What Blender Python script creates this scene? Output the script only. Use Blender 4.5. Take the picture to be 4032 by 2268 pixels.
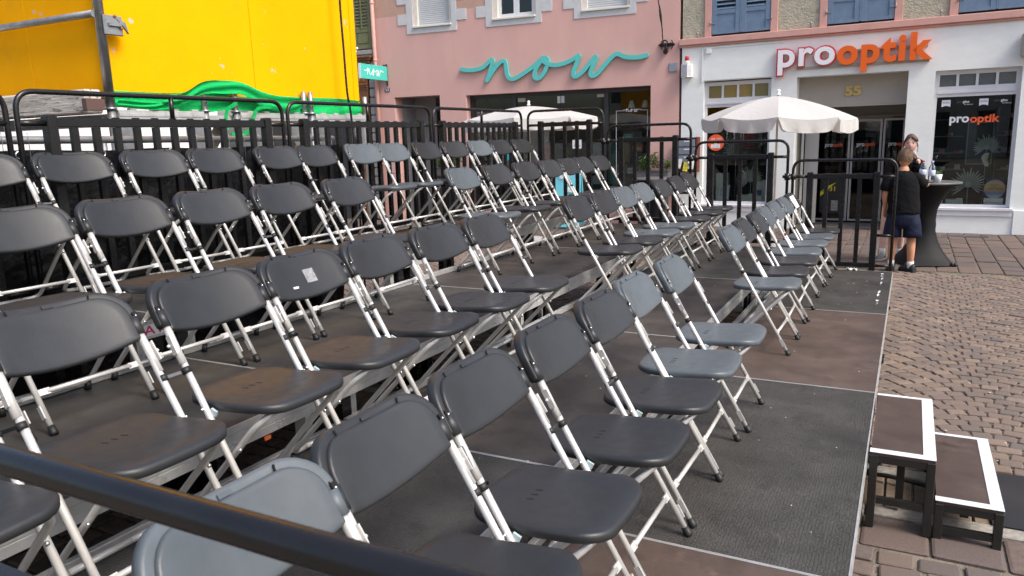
import bpy, bmesh, math, random
from mathutils import Vector, Matrix
R = math.radians
random.seed(7)
for o in list(bpy.data.objects): bpy.data.objects.remove(o)
S = bpy.context.scene
C = S.collection
# ------------------------------------------------------------------ camera
CAM = Vector((0.0868, -8.4155, 1.7795)); YAW, PIT, ROL, FPX = -0.4836, -0.1937, -0.0285, 2983.4
fw = Vector((math.sin(YAW)*math.cos(PIT), math.cos(YAW)*math.cos(PIT), math.sin(PIT)))
rt = Vector((math.cos(YAW), -math.sin(YAW), 0)); up = rt.cross(fw)
rt2 = rt*math.cos(ROL)+up*math.sin(ROL); up2 = up*math.cos(ROL)-rt*math.sin(ROL)
cd = bpy.data.cameras.new('camera'); co = bpy.data.objects.new('camera', cd); C.objects.link(co)
m = Matrix((rt2, up2, -fw)).transposed().to_4x4(); m.translation = CAM
co.matrix_world = m
cd.sensor_width = 36; cd.lens = FPX/4032*36; cd.clip_start = 0.05; cd.clip_end = 2000
cd.dof.use_dof = True; cd.dof.focus_distance = 5.5; cd.dof.aperture_fstop = 12
S.camera = co
def project(p):
    d = Vector(p)-CAM; z = d.dot(fw)
    if z < .05: return None
    return (2016+FPX*d.dot(rt2)/z, 1134-FPX*d.dot(up2)/z, z)
# ------------------------------------------------------------------ light
SUN_EL, SUN_AZ = 50, 102          # azimuth clockwise from +Y
W = bpy.data.worlds.new('World'); S.world = W; W.use_nodes = True
nt = W.node_tree; bg = nt.nodes['Background']
sky = nt.nodes.new('ShaderNodeTexSky'); sky.sky_type = 'NISHITA'; sky.sun_disc = False
sky.sun_elevation = R(SUN_EL); sky.sun_rotation = R(SUN_AZ); sky.dust_density = 4.0; sky.air_density = 1.0; sky.ozone_density = 1.0
nt.links.new(sky.outputs[0], bg.inputs[0]); bg.inputs[1].default_value = 0.15
sd = bpy.data.lights.new('sun', 'SUN'); sd.energy = 1.9; sd.angle = R(22); sd.color = (1.0, .95, .88)
so = bpy.data.objects.new('sun', sd); C.objects.link(so)
sv = Vector((math.sin(R(SUN_AZ))*math.cos(R(SUN_EL)), math.cos(R(SUN_AZ))*math.cos(R(SUN_EL)), math.sin(R(SUN_EL))))
so.rotation_euler = sv.to_track_quat('Z', 'Y').to_euler(); so.location = (0, 0, 30)
S.view_settings.view_transform = 'Standard'; S.view_settings.look = 'None'
S.view_settings.exposure = 0.82; S.view_settings.gamma = 1; S.view_settings.use_curve_mapping = False
S.render.resolution_x = 1024; S.render.resolution_y = 576
# ------------------------------------------------------------------ materials
MATS = {}
def mat(name, col, rough=.6, metal=0., var=0., scale=6., bump=0., bscale=60., spots=None, obj_var=0., coord='Object', spec=.5, island=0., coat=0., streak=1., bdist=.004, rvar=0.):
    """Principled surface with noise in colour, optional stains, per object tint and fine relief."""
    if name in MATS: return MATS[name]
    M = bpy.data.materials.new(name); M.use_nodes = True; MATS[name] = M
    n = M.node_tree; L = n.links.new; N = n.nodes.new; b = n.nodes['Principled BSDF']
    b.inputs['Base Color'].default_value = (*col, 1); b.inputs['Roughness'].default_value = rough
    b.inputs['Metallic'].default_value = metal; b.inputs['Specular IOR Level'].default_value = spec
    b.inputs['Coat Weight'].default_value = coat
    tc = N('ShaderNodeTexCoord'); mp = N('ShaderNodeMapping'); L(tc.outputs[coord], mp.inputs[0])
    mp.inputs['Scale'].default_value = (1, 1, streak)
    out = None
    if var > 0:
        t = N('ShaderNodeTexNoise'); t.inputs['Scale'].default_value = scale; t.inputs['Detail'].default_value = 8; t.inputs['Roughness'].default_value = .65
        L(mp.outputs[0], t.inputs['Vector'])
        mr = N('ShaderNodeMapRange'); mr.inputs[1].default_value = .3; mr.inputs[2].default_value = .7
        mr.inputs[3].default_value = 1-var; mr.inputs[4].default_value = 1+var
        L(t.outputs[0], mr.inputs[0]); out = mr.outputs[0]
    def mul(a, bsock):
        if a is None: return bsock
        q = N('ShaderNodeMath'); q.operation = 'MULTIPLY'; L(a, q.inputs[0]); L(bsock, q.inputs[1]); return q.outputs[0]
    if obj_var > 0:
        oi = N('ShaderNodeObjectInfo'); mr = N('ShaderNodeMapRange'); mr.inputs[3].default_value = 1-obj_var; mr.inputs[4].default_value = 1+obj_var
        L(oi.outputs['Random'], mr.inputs[0]); out = mul(out, mr.outputs[0])
    if island > 0:
        g = N('ShaderNodeNewGeometry'); mr = N('ShaderNodeMapRange'); mr.inputs[3].default_value = 1-island; mr.inputs[4].default_value = 1+island
        L(g.outputs['Random Per Island'], mr.inputs[0]); out = mul(out, mr.outputs[0])
    csock = None
    if out is not None:
        v = N('ShaderNodeVectorMath'); v.operation = 'SCALE'; v.inputs[0].default_value = col; L(out, v.inputs['Scale']); csock = v.outputs[0]
    if spots:   # list of (colour, scale, threshold, softness)
        for sc, ss, th, sf in spots:
            t = N('ShaderNodeTexNoise'); t.inputs['Scale'].default_value = ss; t.inputs['Detail'].default_value = 6; t.inputs['Roughness'].default_value = .7
            L(mp.outputs[0], t.inputs['Vector'])
            mr = N('ShaderNodeMapRange'); mr.inputs[1].default_value = th; mr.inputs[2].default_value = th+sf
            L(t.outputs[0], mr.inputs[0])
            mx = N('ShaderNodeMix'); mx.data_type = 'RGBA'; L(mr.outputs[0], mx.inputs[0])
            if csock is None: mx.inputs[6].default_value = (*col, 1)
            else: L(csock, mx.inputs[6])
            mx.inputs[7].default_value = (*sc, 1); csock = mx.outputs[2]
    if csock is not None: L(csock, b.inputs['Base Color'])
    if rvar > 0:
        t = N('ShaderNodeTexNoise'); t.inputs['Scale'].default_value = scale*1.7; t.inputs['Detail'].default_value = 5; L(mp.outputs[0], t.inputs['Vector'])
        mr = N('ShaderNodeMapRange'); mr.inputs[1].default_value = .3; mr.inputs[2].default_value = .7; mr.inputs[3].default_value = rough-rvar; mr.inputs[4].default_value = rough+rvar
        L(t.outputs[0], mr.inputs[0]); L(mr.outputs[0], b.inputs['Roughness'])
    if bump > 0:
        t = N('ShaderNodeTexNoise'); t.inputs['Scale'].default_value = bscale; t.inputs['Detail'].default_value = 4
        L(mp.outputs[0], t.inputs['Vector'])
        bp = N('ShaderNodeBump'); bp.inputs['Strength'].default_value = bump; bp.inputs['Distance'].default_value = bdist
        L(t.outputs[0], bp.inputs['Height']); L(bp.outputs[0], b.inputs['Normal'])
    return M
def glass(name, tint=(.8, .86, .84), rough=.0, refl=1.0):
    if name in MATS: return MATS[name]
    M = bpy.data.materials.new(name); M.use_nodes = True; MATS[name] = M
    n = M.node_tree; L = n.links.new; N = n.nodes.new
    for x in list(n.nodes): n.nodes.remove(x)
    o = N('ShaderNodeOutputMaterial'); mx = N('ShaderNodeMixShader'); t = N('ShaderNodeBsdfTransparent'); g = N('ShaderNodeBsdfGlossy'); f = N('ShaderNodeFresnel')
    t.inputs[0].default_value = (*tint, 1); g.inputs['Roughness'].default_value = rough; f.inputs[0].default_value = 1.5
    q = N('ShaderNodeMath'); q.operation = 'MULTIPLY'; q.inputs[1].default_value = refl
    L(f.outputs[0], q.inputs[0]); L(q.outputs[0], mx.inputs[0]); L(t.outputs[0], mx.inputs[1]); L(g.outputs[0], mx.inputs[2]); L(mx.outputs[0], o.inputs[0])
    return M
# ------------------------------------------------------------------ mesh helpers
def catmull(pts, n=8, closed=False):
    P = [Vector(p) for p in pts]; out = []
    k = len(P); rng = range(k if closed else k-1)
    for i in rng:
        if closed: a, b, c, d = P[i-1], P[i], P[(i+1) % k], P[(i+2) % k]
        else: a, b, c, d = P[max(i-1, 0)], P[i], P[i+1], P[min(i+2, k-1)]
        for j in range(n):
            t = j/n; out.append(.5*((2*b)+(c-a)*t+(2*a-5*b+4*c-d)*t*t+(3*b-a-3*c+d)*t**3))
    if not closed: out.append(P[-1])
    return out
def bend(pts, r=.05, n=5):
    """polyline with its corners rounded to radius r"""
    P = [Vector(p) for p in pts]; out = [P[0]]
    for i in range(1, len(P)-1):
        a = (P[i-1]-P[i]); b = (P[i+1]-P[i]); la, lb = a.length, b.length; a.normalize(); b.normalize()
        k = min(r, la*.49, lb*.49); p0, p1 = P[i]+a*k, P[i]+b*k
        for j in range(n+1):
            t = j/n; out.append(p0*(1-t)**2+P[i]*2*t*(1-t)+p1*t*t)
    out.append(P[-1]); return out
class MB:
    def __init__(s): s.bm = bmesh.new()
    def box(s, x0, x1, y0, y1, z0, z1, bev=0., M=None):
        b = s.bm; vs = [b.verts.new((x, y, z)) for x in (x0, x1) for y in (y0, y1) for z in (z0, z1)]
        fs = [b.faces.new([vs[i] for i in q]) for q in ((0, 1, 3, 2), (4, 6, 7, 5), (0, 4, 5, 1), (2, 3, 7, 6), (0, 2, 6, 4), (1, 5, 7, 3))]
        if bev > 0:
            es = list({e for f in fs for e in f.edges})
            r = bmesh.ops.bevel(b, geom=es, offset=bev, segments=1, affect='EDGES')
            vs = list({v for f in r['faces'] for v in f.verts} | {v for v in vs if v.is_valid})
        if M is not None: bmesh.ops.transform(b, matrix=M, verts=vs)
        return s
    def bar(s, p, q, w, h, upv=(0, 0, 1)):
        """rectangular bar from p to q, w across, h along up"""
        p, q = Vector(p), Vector(q); d = (q-p).normalized(); u = Vector(upv); x = d.cross(u)
        if x.length < 1e-4: x = d.cross(Vector((0, 1, 0)))
        x.normalize(); u = x.cross(d)
        vs = [s.bm.verts.new(c+x*a*w/2+u*b*h/2) for c in (p, q) for a, b in ((-1, -1), (1, -1), (1, 1), (-1, 1))]
        for f in ((3, 2, 1, 0), (4, 5, 6, 7), (0, 1, 5, 4), (1, 2, 6, 5), (2, 3, 7, 6), (3, 0, 4, 7)): s.bm.faces.new([vs[i] for i in f])
        return s
    def tube(s, pts, r, n=10, closed=False, cap=True):
        P = [Vector(p) for p in pts]; k = len(P); rr = r if isinstance(r, (list, tuple)) else [r]*k
        T = []
        for i in range(k):
            a = P[i-1] if (i > 0 or closed) else P[i]; b = P[(i+1) % k] if (i < k-1 or closed) else P[i]
            T.append((b-a).normalized())
        ref = Vector((0, 0, 1)) if abs(T[0].z) < .9 else Vector((1, 0, 0))
        u = T[0].cross(ref).normalized(); rings = []
        for i in range(k):
            u = (u-T[i]*u.dot(T[i])).normalized(); v = T[i].cross(u)
            rings.append([s.bm.verts.new(P[i]+(u*math.cos(2*math.pi*j/n)+v*math.sin(2*math.pi*j/n))*rr[i]) for j in range(n)])
        for i in range(k if closed else k-1):
            A, B = rings[i], rings[(i+1) % k]
            for j in range(n): s.bm.faces.new((A[j], A[(j+1) % n], B[(j+1) % n], B[j])).smooth = True
        if cap and not closed:
            s.bm.faces.new(rings[0][::-1]); s.bm.faces.new(rings[-1])
        return s
    def lathe(s, prof, n=16, center=(0, 0, 0)):
        c = Vector(center); rings = []
        for r, z in prof: rings.append([s.bm.verts.new(c+Vector((r*math.cos(2*math.pi*j/n), r*math.sin(2*math.pi*j/n), z))) for j in range(n)])
        for A, B in zip(rings, rings[1:]):
            for j in range(n): s.bm.faces.new((A[j], A[(j+1) % n], B[(j+1) % n], B[j])).smooth = True
        s.bm.faces.new(rings[0][::-1]); s.bm.faces.new(rings[-1]); return s
    def prism(s, outline, t0, t1, f):
        """2D outline extruded between t0 and t1; f(u,v,t)->point"""
        a = [s.bm.verts.new(f(u, v, t0)) for u, v in outline]; b = [s.bm.verts.new(f(u, v, t1)) for u, v in outline]
        k = len(a)
        for i in range(k): s.bm.faces.new((a[i], a[(i+1) % k], b[(i+1) % k], b[i]))
        s.bm.faces.new(a[::-1]); s.bm.faces.new(b); return s
    def grid(s, f, nu, nv, smooth=True):
        V = [[s.bm.verts.new(f(i/nu, j/nv)) for j in range(nv+1)] for i in range(nu+1)]
        for i in range(nu):
            for j in range(nv): s.bm.faces.new((V[i][j], V[i+1][j], V[i+1][j+1], V[i][j+1])).smooth = smooth
        return s
    def ball(s, c, r, seg=12, M=None):
        rx, ry, rz = r if isinstance(r, (list, tuple)) else (r, r, r)
        mt = Matrix.Translation(c) @ (M or Matrix.Identity(4)) @ Matrix.Diagonal((rx, ry, rz, 1))
        q = bmesh.ops.create_uvsphere(s.bm, u_segments=seg, v_segments=max(6, seg*2//3), radius=1, matrix=mt)
        for v in q['verts']:
            for f in v.link_faces: f.smooth = True
        return s
    def plate(s, outline, fn, th, er, rings=(.8, .6, .4, .2), center=(0, 0)):
        """rounded slab: outline (u,v) list, fn(u,v,h)->point, thickness th, edge radius er"""
        k = len(outline); O = [Vector((u, v)) for u, v in outline]
        nrm = []
        for i in range(k):
            t = (O[(i+1) % k]-O[i-1]).normalized(); nrm.append(Vector((-t.y, t.x)))
        cen = Vector(center); R_ = []
        def ring(ins, h): R_.append([s.bm.verts.new(fn(*(O[i]+nrm[i]*ins), h)) for i in range(k)])
        ring(er*.6, -th); ring(0, -th+er*.5); ring(0, -er); ring(er*.3, -er*.3); ring(er, 0)
        base = [O[i]+nrm[i]*er for i in range(k)]
        for q in rings: R_.append([s.bm.verts.new(fn(*(cen+(p-cen)*q), 0)) for p in base])
        for A, B in zip(R_, R_[1:]):
            for j in range(k): s.bm.faces.new((A[j], A[(j+1) % k], B[(j+1) % k], B[j])).smooth = True
        s.bm.faces.new(R_[-1]).smooth = True; R_ = [R_[0]]
        for q in rings: R_.append([s.bm.verts.new(fn(*(cen+(p-cen)*q), -th)) for p in base])
        for A, B in zip(R_, R_[1:]):
            for j in range(k): s.bm.faces.new((A[(j+1) % k], A[j], B[j], B[(j+1) % k])).smooth = True
        s.bm.faces.new(R_[-1][::-1]); return s
    def build(s, name, m, parent=None, loc=(0, 0, 0), rot=(0, 0, 0), fixn=True):
        if fixn: bmesh.ops.recalc_face_normals(s.bm, faces=s.bm.faces)
        me = bpy.data.meshes.new(name); s.bm.to_mesh(me); s.bm.free()
        for q in (m if isinstance(m, (list, tuple)) else [m]): me.materials.append(q)
        o = bpy.data.objects.new(name, me); C.objects.link(o); o.location = loc; o.rotation_euler = rot
        if parent is not None: o.parent = parent
        return o
def part(name, me, parent, loc=(0, 0, 0), rot=(0, 0, 0), scale=None):
    o = bpy.data.objects.new(name, me); C.objects.link(o); o.parent = parent; o.location = loc; o.rotation_euler = rot
    if scale: o.scale = scale
    return o
def tag(o, label=None, cat=None, group=None, kind=None):
    if label: o['label'] = label
    if cat: o['category'] = cat
    if group: o['group'] = group
    if kind: o['kind'] = kind
    return o
def thing(name, label, cat, loc=(0, 0, 0), rz=0., group=None):
    o = bpy.data.objects.new(name, None); C.objects.link(o); o.location = loc; o.rotation_euler = (0, 0, rz); o.empty_display_size = .2
    return tag(o, label, cat, group)
def copy_tree(o, parent=None):
    c = o.copy(); C.objects.link(c)
    if parent is not None: c.parent = parent
    for ch in o.children: copy_tree(ch, c)
    return c
def text(body, m, parent, box, y=0., ext=.004, off=0., name='lettering', loc=None, rot=(math.pi/2, 0, 0), bev=0., space=1.0):
    """flat or raised lettering stretched into box (x0,x1,z0,z1) of its parent, facing -y"""
    c = bpy.data.curves.new('t', 'FONT'); c.body = body; c.size = 1; c.extrude = ext; c.offset = off; c.resolution_u = 4; c.bevel_depth = bev; c.bevel_resolution = 0; c.space_character = space
    t = bpy.data.objects.new('t', c); C.objects.link(t); bpy.context.view_layer.update()
    me = bpy.data.meshes.new_from_object(t.evaluated_get(bpy.context.evaluated_depsgraph_get()))
    bpy.data.objects.remove(t); bpy.data.curves.remove(c)
    xs = [v.co.x for v in me.vertices]; ys = [v.co.y for v in me.vertices]
    x0, x1, z0, z1 = box; ax, bx, ay, by = min(xs), max(xs), min(ys), max(ys)
    sx = (x1-x0)/(bx-ax); sy = (z1-z0)/(by-ay)
    for v in me.vertices: v.co.x = x0+(v.co.x-ax)*sx; v.co.y = z0+(v.co.y-ay)*sy
    me.name = name; me.materials.clear(); me.materials.append(m)
    o = bpy.data.objects.new(name, me); C.objects.link(o); o.parent = parent; o.rotation_euler = rot; o.location = loc or (0, y, 0)
    return o
def ribbon(pts, w, y0, y1, m, parent, name, step=.0004):
    """brush-like stroke: flat ribbon with round ends along (a,z) points, solid between depths y0 (front) and y1 (back)"""
    P = [Vector((p[0], p[1])) for p in pts]; k = len(P); b = MB(); L_, R_ = [], []
    for i in range(k):
        t = (P[min(i+1, k-1)]-P[max(i-1, 0)]).normalized(); n = Vector((-t.y, t.x)); L_.append(P[i]+n*w/2); R_.append(P[i]-n*w/2)
    V = []
    for i in range(k):
        e = step*i
        V.append([b.bm.verts.new((q.x, y, q.y)) for q, y in ((L_[i], y0-e), (R_[i], y0-e), (R_[i], y1+e*.2), (L_[i], y1+e*.2))])
    for A, B in zip(V, V[1:]):
        for j in range(4): b.bm.faces.new((A[j], A[(j+1) % 4], B[(j+1) % 4], B[j]))
    b.bm.faces.new(V[0][::-1]); b.bm.faces.new(V[-1])
    for i, sg in ((0, -1), (k-1, 1)):
        t = (P[1]-P[0]).normalized() if i == 0 else (P[-1]-P[-2]).normalized(); n = Vector((-t.y, t.x)); e = step*i+(.0003 if i else -.0002)
        out = [P[i]+(n*math.cos(a)+t*sg*math.sin(a))*w/2 for a in [math.pi*j/8 for j in range(9)]]
        b.prism([(q.x, q.y) for q in out], y0-e, y1+.002, lambda u, v, t_: (u, t_, v))
    return b.build(name, m, parent)
def dense(ol, step=.03):
    out = []; k = len(ol)
    for i in range(k):
        a, b = ol[i], ol[(i+1) % k]; d = math.hypot(b[0]-a[0], b[1]-a[1])
        if d < 1e-6: continue
        n = max(1, int(d/step))
        for j in range(n): out.append((a[0]+(b[0]-a[0])*j/n, a[1]+(b[1]-a[1])*j/n))
    return out
def rrect(x0, x1, y0, y1, r, n=6):
    """rounded rectangle outline, counter-clockwise; r = (bl, br, tr, tl)"""
    if not isinstance(r, (list, tuple)): r = (r,)*4
    out = []
    for cx, cy, q, a0 in ((x0+r[0], y0+r[0], r[0], 180), (x1-r[1], y0+r[1], r[1], 270), (x1-r[2], y1-r[2], r[2], 0), (x0+r[3], y1-r[3], r[3], 90)):
        for j in range(n+1):
            a = R(a0+90*j/n); out.append((cx+q*math.cos(a), cy+q*math.sin(a)))
    return out
# ------------------------------------------------------------------ palette
m_black = mat('black painted steel', (.009, .009, .010), .27, 0, .2, 9, .06, 200, [((.04, .04, .04), 30, .76, .03)], rvar=.06, spec=.42)
m_alu = mat('aluminium', (.56, .56, .55), .38, .55, .18, 8, .1, 120, [((.30, .29, .27), 13, .6, .16)], rvar=.12, coord='Object')
m_legtube = mat('grey lacquered tube', (.60, .59, .57), .34, .35, .07, 20, .05, 150, [((.42, .40, .37), 40, .66, .1)])
m_rubber = mat('black rubber', (.012, .012, .012), .55)
m_steel = mat('galvanised steel', (.34, .35, .36), .42, .8, .2, 14, .1, 80, [((.22, .22, .23), 9, .55, .2)])
m_joint = mat('sand joint', (.17, .145, .115), .95, 0, .35, 5, .8, 90, [((.07, .09, .035), 3.2, .55, .12), ((.07, .06, .05), 16, .55, .15)], bdist=.01)
def stone_mat(name, cols, isl=True):
    M = mat(name, (.2, .14, .11), .8, 0, .28, 26, .55, 110, rvar=.08, bdist=.003)
    n = M.node_tree; L = n.links.new; N = n.nodes.new; b = n.nodes['Principled BSDF']
    src = b.inputs['Base Color'].links[0].from_node      # vector scale
    oi = N('ShaderNodeObjectInfo'); g = N('ShaderNodeNewGeometry'); q = N('ShaderNodeMath'); q.operation = 'ADD'
    L(oi.outputs['Random'], q.inputs[0]); L(g.outputs['Random Per Island'], q.inputs[1])
    f = N('ShaderNodeMath'); f.operation = 'FRACT'; L(q.outputs[0], f.inputs[0])
    cr = N('ShaderNodeValToRGB'); cr.color_ramp.interpolation = 'CONSTANT'
    e = cr.color_ramp.elements
    while len(e) < len(cols): e.new(.5)
    for i, c in enumerate(cols): e[i].position = i/len(cols); e[i].color = (*c, 1)
    L(f.outputs[0], cr.inputs[0]); L(cr.outputs[0], src.inputs[0]); return M
m_cobble = stone_mat('porphyry cobble', [(0.160, 0.117, 0.093), (0.144, 0.108, 0.087), (0.177, 0.130, 0.099), (0.133, 0.103, 0.087), (0.168, 0.121, 0.093), (0.150, 0.112, 0.093), (0.190, 0.143, 0.110), (0.124, 0.098, 0.085)])
m_slab = stone_mat('sandstone slab', [(0.117, 0.085, 0.073), (0.105, 0.079, 0.070), (0.131, 0.092, 0.076), (0.098, 0.076, 0.068)])
m_sett = stone_mat('grey brown sett', [(0.129, 0.098, 0.083), (0.109, 0.087, 0.077), (0.144, 0.107, 0.087), (0.119, 0.095, 0.083)])
m_granite = mat('granite kerb', (.27, .25, .22), .85, 0, .3, 40, .6, 160)
m_plank = mat('weathered plank', (.16, .12, .085), .8, 0, .4, 7, .4, 60, obj_var=.2)
# ------------------------------------------------------------------ ground
ground = MB().grid(lambda u, v: (-250+500*u, -250+500*v, -.016), 20, 20, False).build('ground', m_joint)
tag(ground, kind='structure')
paving = bpy.data.objects.new('square_paving', None); C.objects.link(paving); tag(paving, kind='structure')
def stone_outline(lx, ly, irr, seed, cut=.055):
    r = random.Random(seed); out = []
    for sx, sy in ((-1, -1), (1, -1), (1, 1), (-1, 1)):
        cx, cy = sx*lx/2*(1-r.random()*irr), sy*ly/2*(1-r.random()*irr); k = min(lx, ly)*cut
        a, b_ = (cx-sx*k, cy), (cx, cy-sy*k)
        out += [b_, a] if sx*sy > 0 else [a, b_]
    return out
def stone_geo(ol, drop=.03, edge=.0035, dome=.002):
    """vertices and faces of one stone lying with its crown at z=0"""
    k = len(ol); v = [(x, y, -drop) for x, y in ol]+[(x, y, -edge-dome) for x, y in ol]
    v += [(x*.91, y*.90, -dome*.5) for x, y in ol]+[(x*.45, y*.45, 0) for x, y in ol]
    f = []
    for a in range(3):
        for i in range(k): f.append((a*k+i, a*k+(i+1) % k, (a+1)*k+(i+1) % k, (a+1)*k+i))
    f.append(tuple(range(3*k, 4*k))); return v, f
def pieces(spots, name, m, lim, maker, visible):
    """spots: (x,y,angle,lx,ly); the lim largest in view become parts of the paving, the rest one joined part"""
    sc = []
    for s in spots:
        p = project((s[0], s[1], 0)); ok = p and -60 < p[0] < 4092 and -60 < p[1] < 2330 and visible(s)
        sc.append((-p[2] if ok else -1e9, s))
    sc.sort(key=lambda t: -t[0]); ind = [s for q, s in sc[:lim] if q > -1e8]; rest = [s for q, s in sc if s not in set(ind)]
    meshes = []
    for i in range(10):
        v, f = maker(1000+i); me = bpy.data.meshes.new(name); me.from_pydata(v, [], f); me.materials.append(m)
        for p in me.polygons: p.use_smooth = False
        meshes.append(me)
    for s in ind:
        dz = random.uniform(-.004, .003)
        part(name, random.choice(meshes), paving, (s[0], s[1], dz), (random.uniform(-.02, .02), random.uniform(-.02, .02), s[2]+random.choice((0, math.pi))), (s[3], s[4], 1))
    if rest:
        V, F = [], []; protos = [maker(2000+i) for i in range(24)]
        for s in rest:
            v, f = random.choice(protos); o = len(V); c, sn = math.cos(s[2]), math.sin(s[2]); dz = random.uniform(-.004, .003)
            V += [(s[0]+x*s[3]*c-y*s[4]*sn, s[1]+x*s[3]*sn+y*s[4]*c, z+dz) for x, y, z in v]; F += [tuple(i+o for i in q) for q in f]
        me = bpy.data.meshes.new(name+'_field'); me.from_pydata(V, [], F); me.materials.append(m)
        o = part(name+'_field', me, paving); o['kind'] = 'stuff'
unit = lambda irr: (lambda seed: stone_geo(stone_outline(1, 1, irr, seed)))
# fan pattern of small cobbles
sp = []; WC, SAG, PIT_ = 1.42, .40, .098
for c in range(-6, 4):
    xc = .62+c*WC
    for r_ in range(-8, 75):
        y0 = -4.3+r_*PIT_; n = 12; cuts = [i/n for i in range(n+1)] if r_ % 2 else [0]+[(i+.5)/n for i in range(n)]+[1]
        cuts = [q if q in (0, 1) else q+random.uniform(-.010, .010) for q in cuts]
        for ca, cb in zip(cuts, cuts[1:]):
            u = (ca+cb)/2-.5; x = xc+u*WC; y = y0+SAG*(1-(2*u)**2)-.02; ang = math.atan(-SAG*8*u/WC)
            if -4.11 < y < 2.25 and -7 < x < 4.2:
                sp.append((x+random.uniform(-.003, .003), y+random.uniform(-.003, .003), ang+random.uniform(-.03, .03), WC*(cb-ca)/math.cos(ang)*random.uniform(.93, .98), PIT_*math.cos(ang)*random.uniform(.91, .97)))
pieces(sp, 'cobblestone', m_cobble, 300, unit(.09), lambda s: s[0] > .03 or s[1] > .15)
# larger setts in straight rows at the near end
sp = []
for r_ in range(0, 34):
    y = -5.10-r_*.122; x = -6+random.random()*.1
    while x < 4:
        l = random.uniform(.12, .18); sp.append((x+l/2, y, random.uniform(-.02, .02), l*.93, .112)); x += l
pieces(sp, 'sett', m_sett, 120, unit(.1), lambda s: s[0] > .0)
# slab course, slabs before the shops
sp = []
x = -6.0-.17
while x < 4: sp.append((x+.14, -4.872, 0, .27, .285)); x += .28
for c in range(-64, 17):
    x = .71+c*.243; y = 2.33+random.random()*.1
    while y < 6.9:
        l = random.uniform(.3, .62); sp.append((x+.12, y+l/2, 0, .230, l-.014)); y += l
pieces(sp, 'paving_slab', m_slab, 260, lambda seed: stone_geo(stone_outline(1, 1, .025, seed, .03), .03, .003, .002), lambda s: s[0] > -2.6)
# granite strips and the planked channel
for i in range(14):
    for y0, y1 in ((-4.235, -4.135), (-4.725, -4.62)):
        x = -6+i*.75; MB().box(x+.004, x+.746, y0+.004, y1-.004, -.03, .004, .006).build('kerb_stone', m_granite, paving)
for i in range(int(10/.124)):
    x = -6+i*.124; MB().box(x+.006, x+.118, -4.614, -4.242, -.03, -.002+random.uniform(-.004, .002), .003).build('plank', m_plank, paving)
# ------------------------------------------------------------------ tiered stage
WT, ST, H1 = 1.0236, .2077, .3637
TOPZ = [H1+ST*k for k in range(4)]
def deck_mat(name, col, hexa=False):
    M = mat(name, col, .5, 0, .38, 2.6, .2, 130, [(tuple(min(1, c*1.55+.008) for c in col), 7, .57, .2), (tuple(c*.62 for c in col), 3.1, .56, .12), ((.20, .19, .17), 60, .77, .02)], coord='Object', obj_var=.0, rvar=.13, bdist=.0015, spec=.3)
    if hexa:
        n = M.node_tree; L = n.links.new; N = n.nodes.new; b = n.nodes['Principled BSDF']
        tc = N('ShaderNodeTexCoord'); v = N('ShaderNodeTexVoronoi'); v.feature = 'DISTANCE_TO_EDGE'; v.inputs['Scale'].default_value = 85; v.inputs['Randomness'].default_value = .35
        L(tc.outputs['Object'], v.inputs['Vector']); mr = N('ShaderNodeMapRange'); mr.inputs[1].default_value = .02; mr.inputs[2].default_value = .16; L(v.outputs[0], mr.inputs[0])
        bp = N('ShaderNodeBump'); bp.inputs['Strength'].default_value = .8; bp.inputs['Distance'].default_value = .0025; L(mr.outputs[0], bp.inputs['Height'])
        old = b.inputs['Normal'].links[0].from_node; L(old.outputs[0], bp.inputs['Normal']); L(bp.outputs[0], b.inputs['Normal'])
        cs = b.inputs['Base Color'].links[0].from_socket; mx = N('ShaderNodeMix'); mx.data_type = 'RGBA'; mx.blend_type = 'MULTIPLY'; mx.inputs[0].default_value = 1
        mr2 = N('ShaderNodeMapRange'); mr2.inputs[1].default_value = .0; mr2.inputs[2].default_value = .13; mr2.inputs[3].default_value = .6; L(v.outputs[0], mr2.inputs[0])
        L(cs, mx.inputs[6]); L(mr2.outputs[0], mx.inputs[7]); L(mx.outputs[2], b.inputs['Base Color'])
    return M
d_dark = deck_mat('deck board dark', (.046, .044, .041)); d_brown = deck_mat('deck board brown', (.082, .059, .049))
d_hex = deck_mat('deck board hex grip', (.058, .055, .051), True); d_mid = deck_mat('deck board dark brown', (.052, .045, .040))
DECK = [[(d_dark, 'smooth dark'), (d_brown, 'smooth reddish brown'), (d_hex, 'honeycomb dark grey'), (d_brown, 'smooth reddish brown')],
        [(d_dark, 'smooth dark'), (d_mid, 'smooth dark brown'), (d_mid, 'smooth dark brown'), (d_hex, 'honeycomb dark grey')],
        [(d_mid, 'smooth dark brown'), (d_mid, 'smooth dark brown'), (d_hex, 'worn honeycomb'), (d_dark, 'smooth dark')],
        [(d_mid, 'smooth dark brown'), (d_mid, 'smooth dark brown'), (d_dark, 'smooth dark'), (d_dark, 'smooth dark')]]
TIER = ['front', 'second', 'third', 'top']; ALONG = ['shop end', 'second from shop end', 'second from near end', 'near end']
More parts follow.
